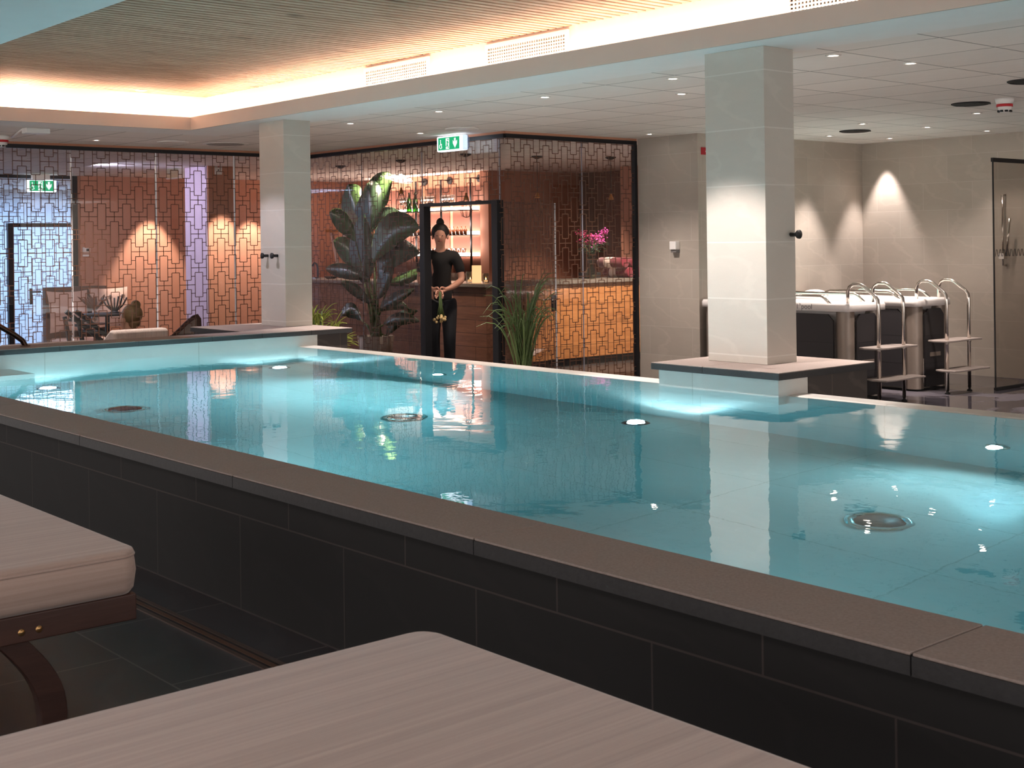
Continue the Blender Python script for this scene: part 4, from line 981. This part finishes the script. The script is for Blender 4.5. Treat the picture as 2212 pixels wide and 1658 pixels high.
# folded deck chair of dark slanting rails
def rail(mb, a, b_, X): p, q = at(*a, X=X), at(*b_, X=X-.25); mb.bar(p, q, .05, .035, (1, 0, 0))
o = at(150, 673, X=-15.0); r = thing('deck_chair', (o.x, o.y, -.55), 'deck chair with dark slanting wooden rails behind the left glass wall', 'deck chair')
for (a, b_), X in ((((143, 672), (215, 732)), -15.0), (((163, 671), (232, 726)), -15.4)):
    p, q = at(*a, X=X), at(*b_, X=X); d = (q-p).normalized(); e_ = p+d*((p.z+.54)/-d.z) if d.z < 0 else q
    MB().bar(p, e_, .05, .04, (1, 0, 0)).build('side_rail', MT['blackmat'], r)
p, q = at(150, 678, X=-15.2), at(200, 716, X=-15.2); d = q-p
for k in range(3): m_ = p+d*(.3+.3*k); box(-15.42, -14.98, m_.y-.02, m_.y+.02, m_.z-.03, m_.z+.0).build('slat', MT['blackmat'], r)
p = at(150, 676, X=-15.2); 
MB().bar((-15.0, p.y+.25, -.549), (-15.0, p.y+.02, p.z-.05), .04, .04, (1, 0, 0)).bar((-15.4, p.y+.25, -.549), (-15.4, p.y+.02, p.z-.05), .04, .04, (1, 0, 0)).build('prop_legs', MT['blackmat'], r)
# rattan wing chair
Xc = -14.3; pts = [(372, 728), (384, 716), (402, 698), (418, 685), (426, 682), (430, 688), (432, 722)]
P = [at(*p, X=Xc) for p in pts]; c = P[3]
r = thing('wing_chair', (Xc, c.y, -.55), 'rattan chair with a dark pointed back, behind the lattice under the lavender column', 'chair')
MB().tube(P, .026, 8).build('back_rim', RATT, r); b = MB(); V_ = [tuple(p+Vector((-.015, 0, 0))) for p in P]; n = len(V_)
b.add(V_+[tuple(Vector(v)+Vector((-.04, 0, 0))) for v in V_], [tuple(range(n)), tuple(range(n, 2*n))[::-1]]+[(i, n+i, n+(i+1) % n, (i+1) % n) for i in range(n)])
b.build('back_panel', pm('grey_weave', (150, 134, 124), .9, 0, .25, 90), r)
ya, yb = P[0].y, P[-1].y
box(Xc-.65, Xc-.02, ya, yb, .0, .12).build('seat', RATT, r); box(Xc-.06, Xc-.0, ya, yb, .1205, P[0].z+.02).build('lower_back', RATT, r)
for xx in (Xc-.6, Xc-.06):
    for yy in (ya+.05, yb-.05): box(xx-.02, xx+.02, yy-.02, yy+.02, -.549, -.0005).build('leg', RATT, r)
# white sun loungers in front of the glass, beyond the end of the pool
def pale_lounger(X, u0, u1, vt, lab):
    a, b_ = at(u0, vt+10, X=X), at(u1, vt+4, X=X); ya, yb = a.y, b_.y; zt = at((u0+u1)/2, vt, X=X).z
    r = thing('sun_lounger', (X-.5, (ya+yb)/2, 0), lab, 'sun lounger', 'pale sun loungers beyond the end of the pool')
    prof = [(0, zt-.03), (-.04, zt), (-.12, zt), (-.55, .45), (-1.2, .44), (-1.2, .34), (-.5, .34), (-.02, zt-.12)]
    MB().prism([(x, z) for x, z in prof], (X, ya, 0), (1, 0, 0), (0, 0, 1), (0, yb-ya, 0)).build('cushion', stripes_w, r, bevel=.03, seg=3)
    box(X-1.25, X-.3, ya+.02, yb-.02, .27, .3395).build('frame', RATT, r)
    for xx in (X-1.2, X-.35):
        for yy in (ya+.06, yb-.06): box(xx-.025, xx+.025, yy-.025, yy+.025, .003, .2695).build('leg', RATT, r)
stripes_w = stripes('pale_ticking', (218, 200, 190), (176, 158, 150), 2, .5)
pale_lounger(-12.1, 247, 366, 711, 'pale striped sun lounger behind the low pool wall, below the person with the bun')
pale_lounger(-11.2, 8, 200, 741, 'pale striped sun lounger behind the low pool wall, at the left edge by the handrail')
# ------------------------------------------------------------------ near loungers
WOOD = woodmat('dark_red_timber', (52, 32, 27), (74, 48, 40), 'Y', 1.2, .45)
BRASS = pm('brass_bolt', (190, 150, 100), .3, .9)
def lounger(x0, x1, y1, zt, label):
    y0 = y1-2.05
    r = thing('sun_lounger', ((x0+x1)/2, (y0+y1)/2, ZN), label, 'sun lounger', 'striped sun loungers on the dark floor')
    # mattress: soft box with a seam line round the top
    n = 14; hh = .108; b = MB(); vs = []; fs = []
    def ring(z, ins, rad):
        P = []
        for cx_, cy_, a0 in ((x1-rad, y1-rad, 0), (x0+rad, y1-rad, 90), (x0+rad, y0+rad, 180), (x1-rad, y0+rad, 270)):
            for i in range(7): a = math.radians(a0+15*i); P.append((cx_+(rad-ins)*math.cos(a), cy_+(rad-ins)*math.sin(a), z))
        return P
    rows = [ring(zt-hh, .012, .05), ring(zt-hh+.012, .002, .05), ring(zt-hh*.5, -.004, .05), ring(zt-.020, 0, .05), ring(zt-.017, .004, .05), ring(zt-.012, 0, .05), ring(zt-.004, .004, .05), ring(zt, .016, .05)]
    m_ = len(rows[0])
    for R in rows: vs += R
    for i in range(len(rows)-1):
        for k in range(m_): fs.append((i*m_+k, i*m_+(k+1) % m_, (i+1)*m_+(k+1) % m_, (i+1)*m_+k))
    fs += [tuple(range(m_))[::-1], tuple((len(rows)-1)*m_+k for k in range(m_))]
    b.add(vs, fs, True); o = b.build('mattress', MT['cushion'], r)
    MB().tube([Vector(p) for p in ring(zt-.017, .001, .05)]+[Vector(ring(zt-.017, .001, .05)[0])], .0035, 6, False).build('piping', MT['cushion'], o)
    zf_ = zt-hh-.0005
    b = MB().box(x0+.0401, x1-.0361, y0+.02, y0+.05, zf_-.062, zf_).box(x0+.0401, x1-.0361, y1-.04, y1-.01, zf_-.062, zf_)
    b.box(x0+.01, x0+.04, y0+.02, y1-.01, zf_-.062, zf_).box(x1-.036, x1-.006, y0+.02, y1-.01, zf_-.062, zf_)
    b.build('frame', WOOD, r, bevel=.003)
    b = MB(); k = y0+.1
    while k < y1-.12: b.box(x0+.0405, x1-.0365, k, k+.05, zf_-.03, zf_-.001); k += .09
    b.build('slats', WOOD, r)
    for xx in (x1-.055, x0+.055):
        for yy, sg in ((y1-.27, 1), (y0+.27, -1)):
            C = []
            for k in range(11):
                t = k/10; yc_ = yy-sg*.03+sg*(.10*t-.0*t)+sg*.035*math.sin(t*math.pi); C.append((yc_, zf_-.0625+(ZN+.001-zf_+.0625)*t, .036-.006*t))
            lg = MB().prism([(y_-w_, z_) for y_, z_, w_ in C]+[(y_+w_, z_) for y_, z_, w_ in reversed(C)], (xx-.018, 0, 0), (0, 1, 0), (0, 0, 1), (.036, 0, 0))
            lg.build('leg', WOOD, r, bevel=.003)
        for dy in (-.015, .025): MB().lathe((xx-.03 if xx < (x0+x1)/2 else x1-.0065, y1-.27+dy, zf_-.038), [(0, -.002), (.008, -.002), (.008, .002), (0, .003)], 12, 'X').build('bolt', BRASS, r)
    return r
lounger(-4.10, -2.95, 1.345, .795, 'striped beige sun lounger with dark timber frame and curved leg, at the left edge')
lounger(-1.985, -.75, 1.475, .79, 'striped beige sun lounger closest to the camera along the bottom edge')

# ------------------------------------------------------------------ small fixtures
# handrail on the left coping
X_ = -9.36; P = [at(-60, 672, X=X_), at(0, 705, X=X_), at(30, 722, X=X_), at(48, 735, X=X_), at(54, 745, X=X_)]; e_ = P[-1].copy(); e_.z = ZCOP+.0008
r = thing('handrail', e_, 'dark bronze handrail bending down onto the coping at the left edge', 'handrail')
MB().tube(P+[e_], .019, 10).build('rail', pm('dark_bronze', (62, 44, 36), .25, .9), r)
a_ = P[0].copy(); MB().lathe((e_.x, e_.y, ZCOP+.0008), [(.035, 0), (.035, .006), (.02, .008)], 16).build('flange', MT['bronze'], r)
MB().tube([a_, a_+Vector((-.02, -.35, .05)), Vector((a_.x-.02, a_.y-.40, ZCOP+.0008))], .019, 10).build('far_post', MT['bronze'], r)
# hooks on the pillars
def hook(loc, d, label):
    d = Vector(d); r = thing('wall_hook', loc, label, 'hook', 'round black pegs on the pillars'); L = Vector(loc); ax = 'X' if abs(d.x) > .5 else 'Y'; k = d.x+d.y
    MB().lathe(L, [(.0, 0), (.012*1, 0), (.012, .05*k), (0, .05*k)], 12, ax).build('stem', MT['blackmat'], r)
    MB().lathe(L+d*.05, [(0, 0), (.024, 0), (.026, .012*k), (0, .014*k)], 16, ax).build('knob', MT['blackmat'], r)
for u, l in ((579, 'left round black peg on the left pillar'), (600, 'right round black peg on the left pillar')):
    q = at(u, 552, Y=5.79); hook((q.x, 5.7895, q.z), (0, -1, 0), l)
q = at(1719, 506, X=-4.59); hook((-4.5895, 6.02, q.z), (1, 0, 0), 'round black peg on the right pillar, sticking out beside the tubs')
# dispenser, red sign, thermostat, notice
p0, p1 = at(1455.5, 521, Y=GE), at(1469, 545, Y=GE); r = thing('soap_dispenser', ((p0.x+p1.x)/2, GE, p1.z), 'small white dispenser box on the tiled wall right of the reception glass', 'dispenser')
zm = p1.z+.030; box(p0.x, p1.x, GE-.07, GE-.0005, zm, p0.z).build('body', MT['white_plastic'], r, bevel=.006); box(p0.x+.008, p1.x-.004, GE-.055, GE-.0005, p1.z, zm-.0005).build('nozzle', pm('grey_plastic', (112, 108, 106), .5), r)
p0 = at(1516, 318, X=-8.90); 
r = thing('fire_sign', (-8.9, 10.28, p0.z-.04), 'small red fire safety sign on the tiled wall, half hidden by the right pillar', 'sign')
box(-8.8995, -8.893, 10.20, 10.40, p0.z-.075, p0.z+.0).build('board', pm('sign_red', (172, 26, 38), .5), r); box(-8.8929, -8.892, 10.265, 10.33, p0.z-.045, p0.z-.035).build('pictogram', MT['white_plastic'], r)
q = at(185, 541, X=-19.4); r = thing('thermostat', (-19.4, q.y, q.z), 'small white thermostat on the terracotta lounge wall', 'thermostat')
box(-19.3995, -19.37, q.y-.05, q.y+.06, q.z-.04, q.z+.05).build('case', MT['white_plastic'], r); box(-19.3699, -19.368, q.y, q.y+.04, q.z-.01, q.z+.03).build('display', MT['blackmat'], r); box(-19.3995, -19.375, q.y-.05, q.y+.05, q.z-.09, q.z-.06).build('lower_case', MT['white_plastic'], r)
q = at(466, 364, X=-16.2); r = thing('wall_notice', (-16.2, q.y, q.z), 'small white notice high on the lounge column', 'notice')
box(-16.1995, -16.192, 8.52, 8.63, q.z-.08, q.z+.06).build('sheet', MT['white_plastic'], r); box(-16.1919, -16.191, 8.565, 8.59, q.z+.015, q.z+.04).build('red_mark', pm('red_print', (190, 60, 60), .6), r); box(-16.1919, -16.191, 8.565, 8.585, q.z-.03, q.z-.01).build('dark_mark', MT['blackmat'], r)

# ------------------------------------------------------------------ exit signs
GRN = emit('exit_green', (40, 168, 112), .34); WHT = emit('exit_white', (236, 244, 255), .62); PIC = emit('exit_pictogram', (240, 250, 246), .36)
def exit_sign(o, ex, W, H, label, loc, k=1.0):
    """double sided lit sign; o = lower left corner of the green face, ex = along it, faces +ex x up"""
    o, ex = Vector(o), Vector(ex).normalized(); ez = Vector((0, 0, 1)); n = ex.cross(ez)
    r = thing('exit_sign', loc, label, 'exit sign')
    D = .075
    pr = [(-D/2*math.cos(a)-.0, (H/2+.016)*(1-0)*math.sin(a)*1.0) for a in [math.radians(t) for t in range(-90, 91, 15)]]
    half = [(-.030, -.014), (W+.045, -.014), (W+.045, H+.014), (-.030, H+.014)]
    MB().prism(half, o-n*(D), ex, ez, n*(D-.001)).build('housing', WHT, r, bevel=.012, seg=3)
    MB().prism([(W+.0455, -.012), (W+.070, .006), (W+.078, H/2), (W+.070, H-.006), (W+.0455, H+.012)], o-n*(D-.006), ex, ez, n*(D-.012)).build('end_cap', clear('acrylic', (220, 226, 240), 2.0), r)
    MB().prism([(0, 0), (W, 0), (W, H), (0, H)], o-n*.0009, ex, ez, n*.0025).build('green_panel', GRN, r)
    f = o+n*.0017; P = MB(); t = n*.0012; s = H
    # arrow
    ax = W*.80; P.prism([(ax-.10*s, .90*s), (ax+.10*s, .90*s), (ax+.10*s, .58*s), (ax+.27*s, .72*s), (ax+.27*s, .47*s), (ax, .10*s), (ax-.27*s, .47*s), (ax-.27*s, .72*s), (ax-.10*s, .58*s)], f, ex, ez, t)
    # door
    dx = W*.44; P.prism([(dx-.2*s, .06*s), (dx+.24*s, .06*s), (dx+.24*s, .93*s), (dx-.2*s, .93*s)], f, ex, ez, t)
    P.build('arrow_and_doorway', PIC, r)
    f2 = f+n*.0014; Q = MB(); circ = lambda cx_, cy_, rr, m_=14: [(cx_+rr*math.cos(2*math.pi*i/m_), cy_+rr*math.sin(2*math.pi*i/m_)) for i in range(m_)]
    Q.prism(circ(dx+.10*s, .82*s, .065*s), f2, ex, ez, t)
    Q.prism([(dx-.10*s, .66*s), (dx+.06*s, .74*s), (dx+.12*s, .62*s), (dx+.2*s, .56*s), (dx+.18*s, .52*s), (dx+.08*s, .56*s), (dx+.06*s, .42*s), (dx+.20*s, .14*s), (dx+.14*s, .11*s), (dx-.02*s, .34*s), (dx-.08*s, .24*s), (dx-.24*s, .24*s), (dx-.24*s, .30*s), (dx-.12*s, .30*s), (dx-.06*s, .46*s), (dx-.02*s, .60*s), (dx-.09*s, .60*s)], f2, ex, ez, t)
    Q.build('running_figure', GRN, r)
    wx = W*.12; K = MB(); K.prism(circ(wx-.02*s, .78*s, .06*s), f, ex, ez, t)
    K.prism([(wx-.06*s, .70*s), (wx+.02*s, .70*s), (wx+.03*s, .52*s), (wx+.16*s, .50*s), (wx+.17*s, .44*s), (wx+.10*s, .42*s), (wx+.20*s, .20*s), (wx+.14*s, .17*s), (wx+.03*s, .42*s), (wx-.05*s, .44*s)], f, ex, ez, t)
    o1, o2 = circ(wx, .30*s, .19*s, 24), circ(wx, .30*s, .13*s, 24)
    for i in range(5, 22): K.prism([o1[i], o1[(i+1) % 24], o2[(i+1) % 24], o2[i]], f, ex, ez, t)
    K.build('wheelchair_symbol', PIC, r)
    return r
a_ = at(947, 323.5, Y=8.06); b_ = at(992.5, 323.5, Y=8.06); zb = at(970, 323, Y=8.06).z
exit_sign((a_.x, 8.06, zb), (1, 0, 0), b_.x-a_.x, .126, 'lit green exit sign with wheelchair, running figure and arrow at the bar glass', ((a_.x+b_.x)/2, 8.1, ZT))
q0, q1 = at(64, 412, X=-19.25), at(116, 412, X=-19.25); H_ = at(90, 390, X=-19.25).z-q0.z
r2 = exit_sign((-19.25, q0.y, q0.z), (0, 1, 0), q1.y-q0.y, H_, 'lit green exit sign hanging in the lounge before the blue lit corridor', (-19.3, (q0.y+q1.y)/2, ZT))
box(-19.32, -19.26, q0.y+.05, q1.y-.05, q0.z+H_+.015, ZT-.0005).build('hanger', MT['white_plastic'], r2)

# ------------------------------------------------------------------ ceiling fixtures
LENS = emit('downlight_lens', (255, 240, 226), 14)
ring_m = pm('downlight_ring', (226, 220, 214), .35, 0, .02, 20)
def downlight(loc, label, grp, rad=.045):
    r = thing('downlight', loc, label, 'downlight', grp); L = Vector(loc)
    MB().lathe(L, [(rad*.68, -.001), (rad*.74, -.006), (rad*1.05, -.004), (rad*1.08, 0), (rad*.70, 0)], 20).build('trim_ring', ring_m, r)
    MB().lathe(L, [(0, -.0022), (rad*.66, -.0022), (rad*.66, -.0005), (0, -.0005)], 18).build('lens', LENS, r)
    return r
WARM, COOL = (1, .87, .79), (.86, .93, 1.0)
dl = [(757, 266, 'downlight in the tiled ceiling just right of the left pillar'), (948, 240, 'downlight in the tiled ceiling above and left of the exit sign'),
      (908, 287, 'downlight in the tiled ceiling close beside the exit sign'), (1177, 209, 'downlight in the tiled ceiling midway between the pillars, beside the soffit'),
      (1403, 289, 'downlight in the tiled ceiling over the end of the reception glass'), (1453, 169, 'downlight next to the soffit, left of the right pillar'),
      (1472, 202, 'downlight second row from the soffit, left of the right pillar'), (1800, 119, 'large looking downlight in the first tile right of the right pillar'),
      (1967, 136, 'downlight right of the one nearest the right pillar, same bright row'), (2110, 244, 'downlight beside the smoke detector over the wet area'),
      (1863, 267, 'downlight beyond the dark round vent in the wet area ceiling'), (2003, 274, 'downlight in the wet area ceiling above the corner, right of the vent'),
      (1792, 293, 'downlight in the wet area ceiling closest to the right pillar and the wall'), (1922, 298, 'downlight in the wet area ceiling right at the wall corner'),
      (2132, 282, 'downlight in the wet area ceiling left of the shower screen'), (208, 302, 'downlight in the tiled ceiling over the left glass wall')]
pts = []
for u, v, l in dl:
    q = at(u, v, Z=ZT)
    if q.y > 12.9: q = at(u, v-3, Z=ZT)
    q.y = min(q.y, 12.86)
    q.z = ZT-.0002; pts.append(q); downlight(q, l, 'downlights in the tiled ceiling')
PW = [70, 75, 50, 75, 0, 70, 70, 35, 90, 60, 60, 0, 20, 0, 12, 80]
for q, pw in zip(pts, PW):
    if pw: lamp('SPOT', q-Vector((0, 0, .02)), pw, WARM, q-Vector((0, 0, 1)), spot_size=1.5, spot_blend=.7, shadow_soft_size=.03)
for u, v, l in ((48, 182, 'downlight set in the wooden slats at the far left'), (305, 195, 'downlight set in the wooden slats nearer the corner of the lit cove')):
    q = at(u, v, Z=2.934); q.z = 2.9345; downlight(q, l, 'downlights in the wooden ceiling', .05)
    lamp('SPOT', q-Vector((0, 0, .02)), 25, WARM, q-Vector((0, 0, 1)), spot_size=1.3, spot_blend=.6, shadow_soft_size=.03)
# round vents and speakers
def disc(u, v, rad, label, dark):
    q = at(u, v, Z=ZT); r = thing('ceiling_vent' if dark else 'ceiling_speaker', (q.x, q.y, ZT), label, 'ceiling vent' if dark else 'ceiling speaker'); c = (q.x, q.y, ZT-.0003)
    MB().lathe(c, [(rad*.86, -.004), (rad*.93, -.014), (rad, -.010), (rad*1.02, 0), (rad*.86, 0)], 32).build('rim', MT['blackmat'] if dark else MT['white_plastic'], r)
    if dark:
        b = MB(); b.lathe(c, [(0, -.001), (rad*.85, -.001), (rad*.85, 0), (0, 0)], 24)
        for k in range(5): b.box(q.x-rad*.8, q.x+rad*.8, q.y+(k-2)*rad*.3-.012, q.y+(k-2)*rad*.3+.012, ZT-.012, ZT-.0012)
        b.build('blades', MT['blackmat'], r)
    else: MB().lathe(c, [(0, -.0035), (rad*.855, -.0035), (rad*.855, 0), (0, 0)], 28).build('mesh_face', MT['paint'], r)
disc(1847, 282, .15, 'dark round vent in the wet area ceiling near the wall corner', True)
disc(2097, 223, .15, 'dark round vent left of the smoke detector in the wet area ceiling', True)
disc(2222, 174, .14, 'dark round vent cut by the right edge of the photo', True)
disc(998, 277, .16, 'flush white round ceiling speaker above the exit sign', False)
disc(373, 306, .16, 'flush white round ceiling speaker over the left glass wall', False)
q = at(487, 311, Z=ZT); r = thing('perforated_vent', (q.x, q.y, ZT), 'perforated round air outlet in the ceiling left of the left pillar', 'ceiling vent')
MB().lathe((q.x, q.y, ZT-.0003), [(0, -.004), (.24, -.004), (.25, 0), (0, 0)], 36).build('plate', MT['paint'], r)
b = MB()
for i in range(-9, 10):
    for j in range(-9, 10):
        if i*i+j*j < 70: b.box(q.x+i*.024-.006, q.x+i*.024+.006, q.y+j*.024-.006, q.y+j*.024+.006, ZT-.0052, ZT-.0044)
b.build('holes', MT['blackmat'], r)
def detector(q, label, k=1.0):
    r = thing('smoke_detector', q, label, 'smoke detector', 'smoke detectors'); c = Vector(q)
    MB().lathe(c, [(0, -.035*k), (.050*k, -.035*k), (.055*k, -.02*k), (.06*k, -.0), (0, 0)], 22).build('base', MT['white_plastic'], r)
    MB().lathe(c, [(.047*k, -.052*k), (.0505*k, -.052*k), (.0505*k, -.0355*k), (.047*k, -.0355*k)], 22).build('red_band', pm('red_band', (190, 30, 40), .5), r)
    MB().lathe(c, [(0, -.090*k), (.030*k, -.088*k), (.040*k, -.07*k), (.046*k, -.0355*k), (0, -.0355*k)], 22).build('sensor_head', MT['white_plastic'], r)
    b = MB()
    for i in range(8): a = i*math.pi/4; b.box(c.x+.036*k*math.cos(a)-.008*k, c.x+.036*k*math.cos(a)+.008*k, c.y+.036*k*math.sin(a)-.008*k, c.y+.036*k*math.sin(a)+.008*k, c.z-.086*k, c.z-.074*k)
    b.build('slots', MT['blackmat'], r)
q = at(2170, 213, Z=ZT); detector((q.x, q.y, ZT-.0004), 'white smoke detector with a red band, over the wet area', 1.25)
q = at(3, 292, Z=ZT); detector((q.x, q.y, ZT-.0004), 'white smoke detector with a red band, cut by the left edge of the photo', 1.3)
q = at(80, 276, Z=ZS+.0); p2 = at(8, 293, Z=ZT)
r = thing('sensor_box', (-11.75, q.y, ZT), 'small white sensor box with a cable on the ceiling at the far left', 'sensor box')
q = at(80, 277, Z=ZT); box(q.x-.06, q.x+.06, q.y-.12, q.y+.10, ZT-.05, ZT-.0004).build('case', MT['white_plastic'], r, bevel=.006)
MB().tube([(q.x-.05, q.y-.121, ZT-.012), (p2.x, p2.y+.08, ZT-.012)], .009, 6).build('cable', MT['white_plastic'], r)

# ------------------------------------------------------------------ pool lights and inlets
PL = emit('pool_lens', (236, 246, 255), 26)
def refr(x, y, z): return (x, y, z)
def pool_wall_light(x, z, label, pw=130):
    r = thing('pool_light', (x, YB, z), label, 'pool light', 'underwater lights in the pool wall')
    MB().lathe((x, YB-.0005, z), [(0, -.014), (.035, -.014), (.055, -.010), (.06, 0), (0, 0)], 20, 'Y').build('bezel', MT['steel'], r)
    MB().lathe((x, YB-.0146, z), [(0, -.006), (.030, -.004), (.034, 0), (0, 0)], 18, 'Y').build('lens', PL, r)
    lamp('SPOT', (x, YB-.04, z), pw, (.92, .95, 1), (x, YB-2.2, zf+.25), spot_size=2.7, spot_blend=.8, shadow_soft_size=.03)
pool_wall_light(-7.30, ZW-.80, 'round underwater light in the back pool wall below the doorway')
pool_wall_light(-3.10, ZW-.80, 'round underwater light in the back pool wall near the right edge', 16)
pool_wall_light(.9, ZW-.80, 'round underwater light in the back pool wall beyond the right edge', 20)
for x, pw in ((-8.2, 56), (-5.4, 56), (-2.6, 30), (.2, 22)): lamp('SPOT', (x, 2.30, ZW-.55), pw, (.92, .95, 1), (x, YB, ZW-.45), spot_size=2.2, spot_blend=1, shadow_soft_size=.04)
def pool_floor_light(x, y, label):
    r = thing('pool_light', (x, y, zf), label, 'pool light', 'underwater lights in the pool floor')
    MB().lathe((x, y, zf+.0005), [(.052, 0), (.056, .008), (.075, .006), (.08, 0)], 24).build('bezel', MT['blackmat'], r)
    MB().lathe((x, y, zf+.0005), [(0, .006), (.052, .006), (.052, 0), (0, 0)], 20).build('lens', PL, r)
    lamp('SPOT', (x, y, zf+.03), 30, (.92, .95, 1), (x, y, 2), spot_size=2.2, spot_blend=1, shadow_soft_size=.05)
pool_floor_light(-9.02, 3.44, 'round light in the pool floor at the far left end')
pool_floor_light(-9.0, 5.28, 'round light in the pool floor below the left pillar')
pool_floor_light(-5.15, 5.32, 'round light in the pool floor in front of the right pillar')
def inlet(x, y, label):
    r = thing('pool_drain', (x, y, zf), label, 'pool drain', 'steel drains in the pool floor')
    MB().lathe((x, y, zf+.0005), [(.10, 0), (.104, .012), (.135, .010), (.14, 0)], 28).build('rim', MT['steel'], r)
    b = MB().lathe((x, y, zf+.0005), [(0, .003), (.10, .003), (.10, 0), (0, 0)], 24)
    b.build('grate', MT['tub_dark'], r)
inlet(-7.7, 3.42, 'round steel drain in the pool floor, the far one at the left')
inlet(-6.25, 4.5, 'round steel drain in the pool floor, the middle one')
inlet(-2.98, 4.45, 'round steel drain in the pool floor, the near one at the right')

# ------------------------------------------------------------------ lighting
lamp('AREA', (-4.2, 5.80, ZS+.075), 24, (1, .76, .60), (-4.2, 5.80, 9), shape='RECTANGLE', size=14, size_y=.06)
l = bpy.data.objects['area_light']; l.rotation_euler = (math.pi, 0, 0)
o = lamp('AREA', (-11.30, 1.5, ZS+.075), 19, (1, .70, .52), None, shape='RECTANGLE', size=.05, size_y=8.5); o.rotation_euler = (math.pi, 0, 0)
# spots that graze the tiled wall behind the tubs, and the far wall
for u in (1741, 1845): y = at(u, 400, X=-8.9).y; lamp('SPOT', (-8.56, y, ZT-.03), 46, (1, .88, .85), (-8.6, y, 0), spot_size=.98, spot_blend=.6, shadow_soft_size=.02)
lamp('SPOT', (-7.9, 10.9, ZT-.03), 65, (1, .88, .82), (-7.9, 10.9, 0), spot_size=1.4, spot_blend=1, shadow_soft_size=.04)
lamp('SPOT', (-9.05, 8.9, ZT-.03), 55, (1, .88, .82), (-9.1, 9.5, 0), spot_size=1.7, spot_blend=1, shadow_soft_size=.04)
for x in (-7.9,): lamp('SPOT', (x, 11.3, ZT-.03), 30, (1, .87, .80), (x, 12.5, 0), spot_size=1.5, spot_blend=1, shadow_soft_size=.03)
# spot on the right pillar and the left one
lamp('SPOT', (-4.85, 4.75, 2.92), 100, (1, .90, .86), (-4.8, 5.45, 0.6), spot_size=1.0, spot_blend=.4, shadow_soft_size=.03)
lamp('SPOT', (-9.9, 4.7, 2.92), 30, (.86, .82, 1), (-9.95, 5.6, 0.6), spot_size=1.0, spot_blend=.4, shadow_soft_size=.03)
# lounge wall
for u, X in ((322, -19.4), (478, -16.2), (540, -19.4)):
    q = at(u, 450, X=X); lamp('SPOT', (X+.38, q.y, ZT-.03), 130, (1, .84, .72), (X+.34, q.y, 0), spot_size=1.05, spot_blend=.4, shadow_soft_size=.02)
lamp('AREA', (-16.6, 7.0, ZT-.02), 16, (.78, .74, 1), (-16.55, 8.4, 1.0), shape='DISK', size=.3)
lamp('AREA', (-17, 4.5, ZT-.02), 26, (1, .76, .62), (-17, 5.5, 0), shape='DISK', size=.6)
# blue corridor
lamp('AREA', (-22.3, 7.0, ZT-.05), 190, (.46, .68, 1), (-22.3, 7.0, 0), shape='RECTANGLE', size=2.5, size_y=9)
# bar
for z in sz: lamp('AREA', (-16.9, 12.45, z+.17), 7, (1, .82, .74), (-16.9, 12.75, z+.12), shape='RECTANGLE', size=2.8, size_y=.05)
lamp('AREA', (-16.9, 12.5, sz[0]+.42), 5, (1, .70, .58), (-16.9, 12.75, sz[0]+.9), shape='RECTANGLE', size=2.8, size_y=.05)
for x, y, p in ((-14.5, 10.6, 60), (-12.4, 12.4, 70), (-12.6, 8.85, 60), (-13.2, 9.0, 30), (-14.2, 13.4, 50), (-10.7, 8.9, 22), (-15.2, 10.6, 40)): lamp('SPOT', (x, y, ZT-.02), p, (1, .76, .60), (x, y, 0), spot_size=1.5, spot_blend=.6, shadow_soft_size=.04)
lamp('SPOT', (-10.3, 11.4, ZT-.02), 150, (1, .80, .62), (-11.5, 11.5, .5), spot_size=1.2, spot_blend=.6, shadow_soft_size=.04)
# near side, over the loungers
for x, y in ((-4.6, -.2), (-1.6, -.6), (1.2, 0)): lamp('AREA', (x, y, ZS-.02), 3, (1, .86, .84), (x, y, 0), shape='DISK', size=.5)
w = bpy.data.worlds.new('world'); S.world = w; w.use_nodes = True; bg = w.node_tree.nodes['Background']; bg.inputs[0].default_value = (1, .92, .88, 1); bg.inputs[1].default_value = .6  # soft ambient fill, added through the open near and right sides

# ------------------------------------------------------------------ render look
S.view_settings.view_transform = 'Standard'; S.view_settings.look = 'None'; S.view_settings.gamma = 1; S.view_settings.exposure = 1.9; S.view_settings.use_curve_mapping = False
c = S.cycles; c.use_denoising = True; c.max_bounces = 12; c.diffuse_bounces = 4; c.glossy_bounces = 6; c.transmission_bounces = 8; c.transparent_max_bounces = 24; c.volume_bounces = 0
c.sample_clamp_indirect = 4; c.blur_glossy = .6; c.caustics_reflective = False; c.caustics_refractive = True
